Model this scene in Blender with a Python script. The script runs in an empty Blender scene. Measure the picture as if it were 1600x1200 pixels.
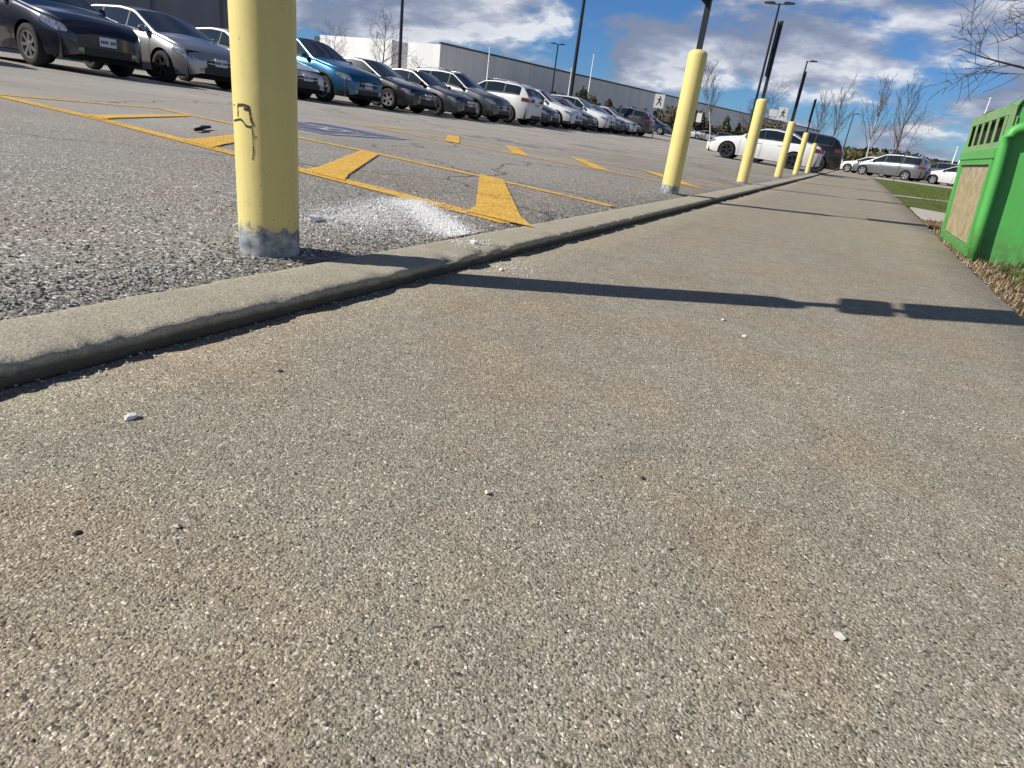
import bpy, math, random
from mathutils import Vector, Matrix, noise
R = math.radians
sc = bpy.context.scene
col = sc.collection

# ------------------------------------------------------------------ camera
F_PX, YAW, PITCH, ROLL, CAM_H = 973.2, .4291, .394, .1285, .4339
cd = bpy.data.cameras.new('camera'); cam = bpy.data.objects.new('camera', cd); col.objects.link(cam)
cd.sensor_fit = 'HORIZONTAL'; cd.sensor_width = 36.0; cd.lens = 36.0 * F_PX / 1600
cd.clip_start = .02; cd.clip_end = 3000
_f = Vector((-math.sin(YAW)*math.cos(PITCH), math.cos(YAW)*math.cos(PITCH), -math.sin(PITCH)))
_r = Vector((math.cos(YAW), math.sin(YAW), 0)); _u = _r.cross(_f)
_r2 = math.cos(ROLL)*_r + math.sin(ROLL)*_u; _u2 = -math.sin(ROLL)*_r + math.cos(ROLL)*_u
cam.matrix_world = Matrix(((_r2.x, _u2.x, -_f.x, 0), (_r2.y, _u2.y, -_f.y, 0), (_r2.z, _u2.z, -_f.z, CAM_H), (0, 0, 0, 1)))
sc.camera = cam

# ------------------------------------------------------------------ light
SUN_EL = R(35.2); TO_SUN = Vector((-.785, -.62, 0)).normalized()
SUN_AZ = math.atan2(TO_SUN.x, TO_SUN.y)
sd = bpy.data.lights.new('sun', 'SUN'); so = bpy.data.objects.new('sun', sd); col.objects.link(so)
sd.energy = 4.8; sd.angle = R(.55); sd.color = (1, .95, .87)
travel = Vector((-TO_SUN.x*math.cos(SUN_EL), -TO_SUN.y*math.cos(SUN_EL), -math.sin(SUN_EL)))
so.rotation_euler = travel.to_track_quat('-Z', 'Y').to_euler()
sc.view_settings.view_transform = 'Standard'; sc.view_settings.look = 'None'
sc.view_settings.exposure = 0.2; sc.view_settings.gamma = 1

class NT:
    """tiny node helper"""
    def __init__(s, nt): s.nt = nt; s.n = nt.nodes; s.l = nt.links
    def new(s, t, **kw):
        n = s.n.new(t)
        for k, v in kw.items():
            if hasattr(n, k): setattr(n, k, v)
        return n
    def put(s, sock, v):
        if v is None: return
        if hasattr(v, 'is_output'): s.l.new(v, sock)
        else:
            if isinstance(v, (tuple, list)) and len(v) == 3 and sock.type == 'RGBA': v = (*v, 1)
            sock.default_value = v
    def math(s, op, a, b=None, c=None, clamp=False):
        n = s.new('ShaderNodeMath', operation=op); n.use_clamp = clamp
        for i, v in enumerate((a, b, c)): s.put(n.inputs[i], v)
        return n.outputs[0]
    def vmath(s, op, a, b=None, out=0):
        n = s.new('ShaderNodeVectorMath', operation=op); s.put(n.inputs[0], a)
        if b is not None: s.put(n.inputs[1], b)
        return n.outputs[out]
    def noise(s, vec, scale, detail=3, rough=.55, out='Fac', dist=0):
        n = s.new('ShaderNodeTexNoise'); s.put(n.inputs['Vector'], vec); n.inputs['Scale'].default_value = scale
        n.inputs['Detail'].default_value = detail; n.inputs['Roughness'].default_value = rough; n.inputs['Distortion'].default_value = dist
        return n.outputs[out]
    def voro(s, vec, scale, feature='F1', out='Distance', rnd=1):
        n = s.new('ShaderNodeTexVoronoi', feature=feature); s.put(n.inputs['Vector'], vec); n.inputs['Scale'].default_value = scale
        n.inputs['Randomness'].default_value = rnd
        return n.outputs[out] if out else n
    def ramp(s, fac, stops, interp='LINEAR'):
        n = s.new('ShaderNodeValToRGB'); n.color_ramp.interpolation = interp; e = n.color_ramp.elements
        while len(e) < len(stops): e.new(.5)
        for q, (p, c) in zip(e, stops):
            q.position = p; q.color = (*c, 1) if len(c) == 3 else c
        s.put(n.inputs[0], fac); return n.outputs[0]
    def mix(s, fac, a, b, blend='MIX'):
        n = s.new('ShaderNodeMix', data_type='RGBA', blend_type=blend); s.put(n.inputs[0], fac); s.put(n.inputs[6], a); s.put(n.inputs[7], b)
        return n.outputs[2]
    def mapr(s, v, a, b, c=0, d=1, smooth=False):
        n = s.new('ShaderNodeMapRange'); n.clamp = True
        if smooth: n.interpolation_type = 'SMOOTHSTEP'
        for i, x in enumerate((v, a, b, c, d)): s.put(n.inputs[i], x)
        return n.outputs[0]
    def sep(s, v):
        n = s.new('ShaderNodeSeparateXYZ'); s.put(n.inputs[0], v); return n.outputs
    def comb(s, x, y, z):
        n = s.new('ShaderNodeCombineXYZ')
        for i, v in enumerate((x, y, z)): s.put(n.inputs[i], v)
        return n.outputs[0]

CLOUD_OFF = (44.1, 8.3, 0)
w = bpy.data.worlds.new('World'); sc.world = w; w.use_nodes = True
t = NT(w.node_tree); t.n.clear()
sky = t.new('ShaderNodeTexSky', sky_type='NISHITA'); sky.sun_disc = False
sky.sun_elevation = SUN_EL; sky.sun_rotation = SUN_AZ; sky.air_density = 1.0; sky.dust_density = .25; sky.ozone_density = 2.5; sky.altitude = 300
tc = t.new('ShaderNodeTexCoord'); d = tc.outputs['Generated']
x, y, z = t.sep(d)
zz = t.math('ADD', t.math('MAXIMUM', z, 0.0), .30)
pv = t.comb(t.math('DIVIDE', x, zz), t.math('DIVIDE', y, zz), 0)      # direction dropped onto a cloud layer
pv = t.vmath('ADD', pv, CLOUD_OFF)
n1 = t.noise(pv, 2.3, 8, .53, dist=.1)
n2 = t.noise(t.vmath('ADD', pv, (.06, .11, 0)), 2.3, 6, .53, dist=.1)
n3 = t.noise(pv, 8.5, 5, .6)
dens = t.math('ADD', n1, t.math('MULTIPLY', t.math('SUBTRACT', n3, .5), .16))
cover = t.mapr(dens, .405, .535, 0, 1, True)
lit = t.mapr(t.math('ADD', t.math('SUBTRACT', n1, n2), t.math('MULTIPLY', t.math('SUBTRACT', n3, .5), .14)), -.075, .10)
thick = t.mapr(dens, .52, .70)
ccol = t.ramp(lit, [(0, (.24, .285, .40)), (.40, (.34, .385, .50)), (.75, (.55, .59, .69)), (1, (.86, .88, .93))])
ccol = t.mix(t.math('MULTIPLY', thick, .45), ccol, (.31, .345, .45))
high = t.mapr(z, .20, .55, 0, 1, True)                               # overhead the sky is a clear deep blue
cover = t.math('MULTIPLY', cover, t.math('SUBTRACT', 1, t.math('MULTIPLY', high, .85)))
blue = t.mix(1.0, sky.outputs[0], (.50, .86, 1.36), 'MULTIPLY')
bg1 = t.new('ShaderNodeBackground'); t.put(bg1.inputs[0], blue); t.put(bg1.inputs[1], t.mapr(high, 0, 1, .060, .034))
bg2 = t.new('ShaderNodeBackground'); t.put(bg2.inputs[0], ccol); bg2.inputs[1].default_value = .84
mx = t.new('ShaderNodeMixShader'); t.put(mx.inputs[0], t.math('MULTIPLY', cover, .93)); t.l.new(bg1.outputs[0], mx.inputs[1]); t.l.new(bg2.outputs[0], mx.inputs[2])
wo = t.new('ShaderNodeOutputWorld'); t.l.new(mx.outputs[0], wo.inputs[0])

# ------------------------------------------------------------------ helpers
def new_mat(name):
    m = bpy.data.materials.new(name); m.use_nodes = True
    q = NT(m.node_tree); b = q.n['Principled BSDF']; return m, q, b
def setb(q, b, **kw):
    names = dict(base='Base Color', rough='Roughness', metal='Metallic', coat='Coat Weight', coatr='Coat Roughness', spec='Specular IOR Level', normal='Normal', alpha='Alpha')
    for k, v in kw.items(): q.put(b.inputs[names[k]], v)
def bump(q, h, strength=.5, dist=.01, normal=None):
    n = q.new('ShaderNodeBump'); n.inputs['Strength'].default_value = strength; n.inputs['Distance'].default_value = dist
    q.put(n.inputs['Height'], h)
    if normal is not None: q.put(n.inputs['Normal'], normal)
    return n.outputs[0]
def opos(q): return q.new('ShaderNodeTexCoord').outputs['Object']
def wpos(q): return q.new('ShaderNodeNewGeometry').outputs['Position']
_mc = {}
def plain(name, c, rough=.6, metal=0, coat=0, var=.12, scale=8, spec=.5):
    """simple surface with a little mottling of its own"""
    if name in _mc: return _mc[name]
    m, q, b = new_mat(name); p = opos(q)
    n = q.noise(p, scale, 4)
    f = q.mapr(n, .3, .7, 1-var, 1+var)
    cc = q.vmath('SCALE', (c[0], c[1], c[2])); nd = cc.node; q.put(nd.inputs['Scale'], f)
    setb(q, b, base=cc, rough=rough, metal=metal, coat=coat, spec=spec)
    _mc[name] = m; return m

class MB:
    def __init__(s): s.v = []; s.f = []; s.sm = []
    def add(s, vs, fs, smooth=False):
        o = len(s.v); s.v += [tuple(a) for a in vs]; s.f += [tuple(i+o for i in f) for f in fs]; s.sm += [smooth]*len(fs)
    def box(s, x0, x1, y0, y1, z0, z1):
        s.add([(x0,y0,z0),(x1,y0,z0),(x1,y1,z0),(x0,y1,z0),(x0,y0,z1),(x1,y0,z1),(x1,y1,z1),(x0,y1,z1)],
              [(0,3,2,1),(4,5,6,7),(0,1,5,4),(1,2,6,5),(2,3,7,6),(3,0,4,7)])
    def tube(s, pts, rads, n=8, cap=True, smooth=True):
        pts = [Vector(p) for p in pts]; rings = []
        up = Vector((.31, .17, .93)).normalized()
        for i, p in enumerate(pts):
            a = pts[max(0, i-1)]; b = pts[min(len(pts)-1, i+1)]; dd = (b-a)
            dd = dd.normalized() if dd.length > 1e-9 else Vector((0, 0, 1))
            e1 = dd.cross(up)
            if e1.length < 1e-3: e1 = dd.cross(Vector((1, 0, 0)))
            e1.normalize(); e2 = dd.cross(e1)
            r = rads[i] if isinstance(rads, (list, tuple)) else rads
            rings.append([p + e1*(r*math.cos(2*math.pi*k/n)) + e2*(r*math.sin(2*math.pi*k/n)) for k in range(n)])
        vs = [v for rg in rings for v in rg]; fs = []
        for i in range(len(rings)-1):
            for k in range(n):
                k2 = (k+1) % n
                fs.append((i*n+k, i*n+k2, (i+1)*n+k2, (i+1)*n+k))
        if cap: fs += [tuple(range(n)), tuple(reversed(range((len(rings)-1)*n, len(rings)*n)))]
        s.add(vs, fs, smooth)
    def lathe(s, prof, n=32, cx=0, cy=0, smooth=True):
        vs = [(cx+r*math.cos(2*math.pi*k/n), cy+r*math.sin(2*math.pi*k/n), zq) for r, zq in prof for k in range(n)]
        fs = [(i*n+k, i*n+(k+1) % n, (i+1)*n+(k+1) % n, (i+1)*n+k) for i in range(len(prof)-1) for k in range(n)]
        s.add(vs, fs, smooth)
    def grid(s, rows, smooth=True, flip=False):
        m = len(rows[0]); vs = [v for r in rows for v in r]; fs = []
        for i in range(len(rows)-1):
            for k in range(m-1):
                q = (i*m+k, i*m+k+1, (i+1)*m+k+1, (i+1)*m+k)
                fs.append(q[::-1] if flip else q)
        s.add(vs, fs, smooth)
    def prism(s, poly, axis, a, b):
        """poly of 2-d points, extruded along axis ('x','y','z') from a to b"""
        def mk(p, t_): return {'x': (t_, p[0], p[1]), 'y': (p[0], t_, p[1]), 'z': (p[0], p[1], t_)}[axis]
        n = len(poly); vs = [mk(p, a) for p in poly] + [mk(p, b) for p in poly]
        s.add(vs, [tuple(range(n)), tuple(reversed(range(n, 2*n)))] + [(i, i+n, (i+1) % n+n, (i+1) % n) for i in range(n)])
    def build(s, name, mat, parent=None, loc=None, rz=0, fix=True, sharp=None):
        me = bpy.data.meshes.new(name); me.from_pydata(s.v, [], s.f)
        if fix:
            import bmesh
            bm = bmesh.new(); bm.from_mesh(me); bmesh.ops.recalc_face_normals(bm, faces=bm.faces); bm.to_mesh(me); bm.free()
        me.polygons.foreach_set('use_smooth', s.sm); 
        if sharp: me.set_sharp_from_angle(angle=R(sharp))
        me.update()
        return link(name, me, mat, parent, loc, rz)
def link(name, me, mat, parent=None, loc=None, rz=0):
    o = bpy.data.objects.new(name, me); col.objects.link(o)
    if mat is not None and not me.materials: me.materials.append(mat)
    if parent is not None: o.parent = parent
    if loc is not None: o.location = loc
    o.rotation_euler.z = rz
    return o
def tag(o, label=None, cat=None, group=None, kind=None):
    if label: o['label'] = label
    if cat: o['category'] = cat
    if group: o['group'] = group
    if kind: o['kind'] = kind
    return o
def thing(name, label, cat, loc=(0, 0, 0), rz=0, group=None):
    o = bpy.data.objects.new(name, None); col.objects.link(o); o.location = loc; o.rotation_euler.z = rz; o.empty_display_size = .2
    return tag(o, label, cat, group)
def lerp(a, b, f): return a+(b-a)*f
def clamp(v, a, b): return max(a, min(b, v))
def interp(xs, ys, v):
    if v <= xs[0]: return ys[0]
    for i in range(1, len(xs)):
        if v <= xs[i]: return lerp(ys[i-1], ys[i], (v-xs[i-1])/(xs[i]-xs[i-1]))
    return ys[-1]
def frange(a, b, n): return [a+(b-a)*i/n for i in range(n+1)]

KERB_BACK = -1.28; WALK_Z = -.04
def lot_z(x_, y_):
    d_ = clamp(KERB_BACK - x_, 0, 21)
    return .0275*d_ + .0011*d_*clamp(y_-22, 0, 40)

# ------------------------------------------------------------------ ground materials
def mat_sidewalk():
    m, q, b = new_mat('exposed_aggregate_concrete'); p = wpos(q)
    pw = q.vmath('ADD', p, q.vmath('SCALE', q.noise(p, 90, 2, out='Color')))
    pw.node.inputs[1].links[0].from_node.inputs['Scale'].default_value = .004
    v1 = q.voro(pw, 335, 'F1', None); v2 = q.voro(pw, 620, 'F1', None); 
    g1 = q.sep(v1.outputs['Color']); g2 = q.sep(v2.outputs['Color'])
    c1 = q.ramp(g1[0], [(0, (.055, .049, .038)), (.15, (.19, .168, .124)), (.34, (.315, .278, .205)), (.62, (.375, .332, .248)), (.88, (.49, .44, .34)), (.985, (.78, .73, .62))])
    c2 = q.ramp(g2[0], [(0, (.06, .053, .04)), (.2, (.20, .176, .13)), (.55, (.335, .296, .222)), (.9, (.46, .41, .32)), (1, (.70, .65, .54))])
    pick = q.mapr(q.noise(p, 75, 2), .45, .55)
    c = q.mix(q.math('MULTIPLY', pick, .75), c1, c2)
    # gaps between the stones
    e = q.voro(pw, 335, 'DISTANCE_TO_EDGE')
    gap = q.mapr(e, 0, .10, 1, 0)
    c = q.mix(q.math('MULTIPLY', gap, .34), c, (.16, .14, .115))
    # rusty and greyish patches, wear
    big = q.noise(p, 2.3, 4, .6); big2 = q.noise(q.vmath('ADD', p, (5, 9, 0)), 1.1, 3)
    c = q.mix(q.mapr(big, .46, .62, 0, .48), c, q.mix(1, c, (1.08, .94, .86), 'MULTIPLY'))
    c = q.mix(q.mapr(big2, .5, .68, 0, .5), c, q.mix(1, c, (.86, .885, .87), 'MULTIPLY'))
    med = q.noise(p, 14, 5, .65)
    f = q.mapr(med, .3, .7, .92, 1.15)
    sc_ = q.vmath('SCALE', c); q.put(sc_.node.inputs['Scale'], f)
    pit = q.math('MULTIPLY', q.mapr(q.voro(p, 34), .0, .13, 1, 0), q.mapr(q.noise(p, 9, 2), .5, .6))
    c = q.mix(q.math('MULTIPLY', pit, .8), sc_, (.045, .04, .035))
    h = q.math('ADD', q.math('MULTIPLY', q.math('SUBTRACT', 1, v1.outputs['Distance']), g1[1]), q.math('MULTIPLY', q.noise(p, 260, 3), .8))
    h = q.math('SUBTRACT', h, q.math('MULTIPLY', pit, 1.2))
    setb(q, b, base=c, rough=.82, spec=.3, normal=bump(q, h, .62, .004))
    return m
def mat_asphalt():
    m, q, b = new_mat('worn_asphalt'); p = wpos(q)
    v1 = q.voro(p, 105, 'F1', None); v2 = q.voro(p, 260, 'F1', None); g1 = q.sep(v1.outputs['Color']); g2 = q.sep(v2.outputs['Color'])
    c1 = q.ramp(g1[0], [(0, (.07, .066, .058)), (.2, (.21, .196, .172)), (.5, (.32, .30, .263)), (.8, (.43, .405, .36)), (.95, (.74, .71, .65))])
    c2 = q.ramp(g2[0], [(0, (.07, .065, .057)), (.5, (.28, .262, .23)), (1, (.48, .455, .40))])
    c = q.mix(q.mapr(q.noise(p, 45, 2), .42, .55), c1, c2)
    e = q.voro(p, 105, 'DISTANCE_TO_EDGE'); c = q.mix(q.mapr(e, 0, .12, .5, 0), c, (.075, .07, .062))
    x_, y_, z_ = q.sep(p)
    # the driven lane is paler and smoother than the strip along the kerb
    lane = q.mapr(x_, -2.2, -6.5, 0, 1)
    c = q.mix(q.math('MULTIPLY', lane, .72), c, q.mix(q.mapr(q.noise(p, 30, 3), .3, .7, .25, .75), (.30, .283, .25), (.45, .425, .38)))
    pat = q.noise(p, .45, 5, .6); f = q.mapr(pat, .3, .7, .96, 1.30)
    s_ = q.vmath('SCALE', c); q.put(s_.node.inputs['Scale'], f)
    red = q.mapr(q.noise(q.vmath('ADD', p, (2, 2, 0)), 1.3, 3), .48, .64, 0, .5)
    c = q.mix(red, s_, q.mix(1, s_, (1.1, .95, .87), 'MULTIPLY'))
    # tar seams and cracks
    wv = q.noise(p, .8, 4, .6, out='Color'); pw = q.vmath('ADD', p, wv)
    ce = q.voro(pw, .33, 'DISTANCE_TO_EDGE'); c = q.mix(q.mapr(ce, .002, .006, .75, 0), c, (.06, .058, .056))
    h = q.math('ADD', q.math('MULTIPLY', q.math('SUBTRACT', 1, v1.outputs['Distance']), g1[1]), q.math('MULTIPLY', q.noise(p, 180, 3), .6))
    setb(q, b, base=c, rough=.85, spec=.25, normal=bump(q, h, .75, .008))
    return m
def mat_concrete(name='pale_concrete', c0=(.30, .275, .225), c1=(.44, .41, .345), face_grime_shade=None):
    m, q, b = new_mat(name); p = wpos(q)
    c = q.mix(q.noise(p, 11, 6, .65), c0, c1)
    sp = q.voro(p, 300, 'F1', 'Color'); s0 = q.sep(sp)[0]
    f = q.mapr(s0, 0, 1, .74, 1.22); s_ = q.vmath('SCALE', c); q.put(s_.node.inputs['Scale'], f)
    pit = q.math('MULTIPLY', q.mapr(q.voro(p, 60), .05, .2, 1, 0), q.mapr(q.noise(p, 20, 2), .5, .62))
    c = q.mix(q.math('MULTIPLY', pit, .7), s_, (.09, .08, .065))
    moss = q.mapr(q.noise(p, 5, 4), .55, .75, 0, .35); c = q.mix(moss, c, (.20, .19, .12))
    if face_grime_shade is not None:
        x_, y_, z_ = q.sep(p)
        gz = q.math('ADD', z_, q.math('MULTIPLY', q.math('SUBTRACT', q.noise(p, 24, 5, .7), .5), .02))
        c = q.mix(q.mapr(gz, -.010, -.022, 0, .86), c, q.mix(q.noise(p, 15, 4), face_grime_shade, (.125, .117, .085)))  # grime on the kerb face, its shade deepened in the same colour
    h = q.math('SUBTRACT', q.noise(p, 140, 5, .7), q.math('MULTIPLY', pit, .8))
    setb(q, b, base=c, rough=.88, spec=.25, normal=bump(q, h, .6, .006)); return m
def mat_ground():
    m, q, b = new_mat('spring_grass_and_soil'); p = wpos(q); x_, y_, z_ = q.sep(p)
    g = q.ramp(q.noise(p, 22, 5, .7), [(.25, (.055, .088, .02)), (.5, (.12, .165, .038)), (.75, (.22, .25, .08))])
    g = q.mix(q.mapr(q.noise(p, .8, 4), .45, .7, 0, .55), g, (.13, .115, .05))
    soil = q.ramp(q.noise(p, 30, 6, .7), [(.25, (.055, .038, .024)), (.5, (.14, .098, .062)), (.78, (.30, .235, .16))])
    edge = q.math('ADD', q.mapr(x_, .95, 2.6, 1, 0), q.math('MULTIPLY', q.math('SUBTRACT', q.noise(p, 3.5, 4), .5), 1.1))
    near = q.mapr(y_, 9.5, 12, 1, .12)
    c = q.mix(q.math('MULTIPLY', q.mapr(edge, .3, .6), near), g, soil)
    setb(q, b, base=c, rough=.95, spec=.1, normal=bump(q, q.noise(p, 60, 6, .75), .8, .03)); return m
M_WALK = mat_sidewalk(); M_ASPH = mat_asphalt(); M_KERB = mat_concrete('kerb_concrete', (.36, .325, .245), (.48, .44, .345), (.06, .056, .04)); M_PATH = mat_concrete('path_concrete', (.42, .40, .35), (.56, .53, .47)); M_GROUND = mat_ground()

# ------------------------------------------------------------------ ground, lot, kerb, sidewalk
def rough(x_, y_): return .5*math.sin(x_*3.1+y_*1.7)+.3*math.sin(x_*7.7-y_*5.1)+.2*math.sin(x_*13.+y_*17.)
def right_edge(y_): return interp([-3, 3.2, 5.05, 8.75, 15.4, 26, 60], [.75, .775, .80, .885, 1.01, 1.16, 1.5], y_)
def ground_z(x_, y_):
    if x_ < KERB_BACK-.3: return lot_z(x_, y_) - .12
    if x_ < .78: return -.16
    return -.068 + .02*clamp((x_-.9)/1.2, 0, 1) + (.008*rough(x_*2, y_*2) if x_ < 12 and y_ < 40 else 0)
gx = [-900, -400, -200, -100, -60, -40, -30, -22, -16, -10, -5, -2.5, -1.6, -1.2, .70, .79, .86] + frange(.95, 3, 14)[0:] + [3.6, 4.5, 6, 9, 12, 18, 30, 60, 120, 300, 900]
gy = [-200, -60, -20, -8, -3, 0, 2] + frange(2.4, 12, 48) + [13, 15, 18, 22, 26, 32, 40, 55, 62, 90, 150, 300, 600, 1500]
mb = MB(); mb.grid([[(a, c_, ground_z(a, c_)) for a in gx] for c_ in gy])
tag(mb.build('ground', M_GROUND, fix=False), kind='structure')

lx = [KERB_BACK, -1.35, -1.5, -1.8, -2.2, -3, -4, -5.5, -7.5, -10, -14, -18, -22.28, -30, -60, -140, -400]
ly = [-200, -40, -12, -5, -2, 0, 1, 2, 3, 4.5, 6, 8, 11, 15, 19, 22, 26, 32, 40, 50, 62, 62.5, 90, 150, 300]
mb = MB(); mb.grid([[(a, c_, lot_z(a, c_)-(.012 if a == KERB_BACK else 0)) for a in lx] for c_ in ly], flip=True)
tag(mb.build('parking_lot', M_ASPH, fix=False), kind='structure')

rng = random.Random(4)
def kerb_ring(y_):
    n = rough(y_*3.3, y_*9.1); chip = 0
    for c0, wd, dp in ((.62, .10, .02), (.90, .05, .010), (1.18, .04, .010), (.42, .05, .012), (2.6, .06, .012), (4.4, .1, .012), (1.55, .03, .008)):
        chip += .55*dp*math.exp(-((y_-c0)/wd)**2)*(1+1.1*noise.noise(Vector((y_*70, c0, 0))))
    chip += .10*max(0, noise.noise(Vector((y_*7, 3.3, 0)))-.22) + .05*max(0, noise.noise(Vector((y_*24, 8.1, 0)))-.25)
    def j(x_, z_, a_, k=26):
        v = noise.noise_vector(Vector((x_*k, y_*k, z_*k))); v2 = noise.noise_vector(Vector((x_*90, y_*90, z_*90+7)))
        return (x_+a_*v.x+.45*a_*v2.x, y_, z_+a_*v.z+.45*a_*v2.z)
    return [(KERB_BACK-.012*rough(y_*5, 2), y_, -.05), (KERB_BACK-.008*rough(y_*7, 2), y_, -.004), j(KERB_BACK+.02, .003+.001*n, .0012), j(-1.23, .004, .0015), j(-1.19, .004+.0015*n, .0018), j(-1.15, .004, .0015), j(-1.12, .004+.001*n-chip*.15, .0018),
            j(-1.084-chip*.6, .004-chip*.35, .002), j(-1.070-chip*.9, .002-chip*.5, .0035), j(-1.0655-chip*.8, -.003-chip*.4, .0035), j(-1.067-chip*.3, -.016, .0025), j(-1.072, -.030, .0025), j(-1.077, -.042, .002), (-1.084, y_, -.12)]
ky = frange(-4, 0, 30)[:-1] + frange(0, 4, 420)[:-1] + frange(4, 12, 120)[:-1] + frange(12, 60, 60)
mb = MB(); mb.grid([kerb_ring(v) for v in ky]); tag(mb.build('curb', M_KERB, fix=True), kind='structure')

sy = frange(-4, 12, 100) + frange(12.5, 62, 60)
def walk_row(y_):
    xl = -1.0745 + .003*rough(y_*4, 1) + .001*rough(y_*19, 3); xr = right_edge(y_) + .010*rough(y_*3, 5) + .006*rough(y_*11, 3)
    r_ = [(xl, y_, -.13), (xl, y_, WALK_Z-.006), (xl+.008, y_, WALK_Z)]
    r_ += [(lerp(xl+.008, xr-.01, k/8), y_, WALK_Z+.002*rough(k*.4, y_*.6)*(0 < k < 8)) for k in range(1, 9)]
    return r_ + [(xr, y_, WALK_Z-.008), (xr+.004, y_, -.13)]
mb = MB(); mb.grid([walk_row(v) for v in sy], flip=True); tag(mb.build('sidewalk', M_WALK, fix=True), kind='structure')

# concrete walk leaving to the right, pale kerb strips across the grass, far lot
def slab(name, pts, z_, th, mat):
    m_ = MB(); m_.prism(pts, 'z', z_-th, z_); return tag(m_.build(name, mat), kind='structure')
slab('crossing_path', [(.96, 9.6), (1.02, 12.2), (1.6, 11.7), (3.2, 10.9), (9, 9.6), (9, 7.6), (3.2, 8.6), (1.5, 9.2)], -.046, .08, M_PATH)
slab('narrow_path', [(1.0, 16.7), (1.0, 17.3), (2.4, 18.7), (9, 20.6), (9, 20.0), (2.5, 18.1)], -.042, .08, M_PATH)
slab('lot_curb', [(1.6, 47.0), (1.6, 47.4), (60, 42.9), (60, 42.5)], .02, .15, M_PATH)
slab('far_parking_lot', [(1.6, 47.4), (-1.0, 62), (-1, 84), (120, 84), (120, 41), (60, 42.9)], -.03, .1, M_ASPH)

# ------------------------------------------------------------------ painted markings
def mat_paint(name, c, wear=.50, scale=34):
    m, q, b = new_mat(name); p = wpos(q)
    n = q.noise(p, scale, 6, .72); n2 = q.noise(p, 2.2, 3)
    a = q.mapr(q.math('ADD', n, q.math('MULTIPLY', q.math('SUBTRACT', n2, .5), .5)), wear-.14, wear-.04)
    ed = q.voro(p, 105, 'DISTANCE_TO_EDGE'); a = q.math('MULTIPLY', a, q.mapr(q.math('ADD', ed, q.math('MULTIPLY', q.noise(p, 12, 3), .12)), .07, .10, .25, 1))
    v = q.voro(p, 105, 'F1', 'Color'); f = q.mapr(q.sep(v)[0], 0, 1, .72, 1.12); s_ = q.vmath('SCALE', (c[0], c[1], c[2])); q.put(s_.node.inputs['Scale'], f)
    setb(q, b, base=s_, rough=.8, spec=.25, alpha=a, normal=bump(q, q.noise(p, 150, 3), .5, .006)); return m
M_YEL = mat_paint('worn_yellow_paint', (.88, .53, .105), .47); M_BLUE = mat_paint('worn_blue_paint', (.135, .165, .335), .56, 20); M_WHT = mat_paint('worn_white_paint', (.62, .61, .58), .56)
M_FADE = mat_paint('faded_yellow_paint', (.70, .46, .17), .62)
def marking(pts, mat, lift=.005, name='road_marking'):
    """ribbon quads following the lot; pts = list of (left, right) 2-d pairs"""
    m_ = MB(); rows = []
    for i in range(len(pts)-1):
        (a, b_), (c_, d_) = pts[i], pts[i+1]; n = max(1, int(max(math.dist(a, c_), math.dist(b_, d_))/.4))
        for k in range(n + (i == len(pts)-2)):
            f = k/n; l_ = (lerp(a[0], c_[0], f), lerp(a[1], c_[1], f)); r_ = (lerp(b_[0], d_[0], f), lerp(b_[1], d_[1], f))
            rows.append([(*l_, lot_z(*l_)+lift), (*r_, lot_z(*r_)+lift)])
    m_.grid(rows); return tag(m_.build(name, mat), kind='structure')
def line(path, wd, mat, lift=.005):
    out = []
    for i, p in enumerate(path):
        a = Vector(path[max(0, i-1)]); b_ = Vector(path[min(len(path)-1, i+1)]); d_ = (b_-a).normalized(); n = Vector((-d_.y, d_.x))*(wd/2)
        out.append(((p[0]+n.x, p[1]+n.y), (p[0]-n.x, p[1]-n.y)))
    return marking(out, mat, lift)
line([(-1.33, 2.66), (-2.2, 2.75), (-3.4, 2.85), (-4.9, 3.0), (-6.3, 3.05)], .125, M_YEL)
line([(-1.33, 4.13), (-2.4, 4.31), (-3.6, 4.42), (-5.8, 4.47), (-6.4, 4.52)], .095, M_YEL)
line([(-6.42, 3.02), (-6.4, 4.55)], .09, M_YEL)
for bx, ex, ww in ((-4.93, -5.8, .15), (-3.72, -4.66, .24), (-2.62, -3.57, .23), (-1.50, -2.40, .25)):
    yb_ = interp([-6.3, -4.9, -3.4, -2.2, -1.33], [3.05, 3.0, 2.85, 2.75, 2.66], bx); fl = .07 if bx > -2 else .05
    sl = (ex-bx)/(4.4-2.85); b0 = bx-sl*(2.85-yb_); b1 = b0+sl*.22; yl = lambda x_: interp([-6.3, -4.9, -3.4, -2.2, -1.33], [3.05, 3.0, 2.85, 2.75, 2.66], x_)
    marking([((b0-ww/2-.06, yl(b0-ww/2)), (b0+ww/2+fl, yl(b0+ww/2+fl)-.01)), ((b1-ww/2-.01, yb_+.22), (b1+ww/2+fl*.15, yb_+.21)), ((ex-ww/2*.9, 4.40), (ex+ww/2*.9, 4.37))], M_YEL, .0085)
for k, y0 in enumerate((7.5, 12.3, 17.1, 21.9)):
    mt = M_YEL if k == 0 else M_FADE
    line([(-1.4, y0-.02), (-3.6, y0+.08), (-6.3, y0+.2)], .10, mt); line([(-1.4, y0+1.5), (-3.6, y0+1.6), (-6.4, y0+1.7)], .09, mt)
    line([(-6.4, y0+.18), (-6.4, y0+1.72)], .09, mt)
    for bx in (-4.8, -3.75, -2.65, -1.55):
        marking([((bx-.12, y0+.10), (bx+.12, y0+.08)), ((bx-.95-.12, y0+1.62), (bx-.95+.12, y0+1.6))], mt, .0085)
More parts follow.
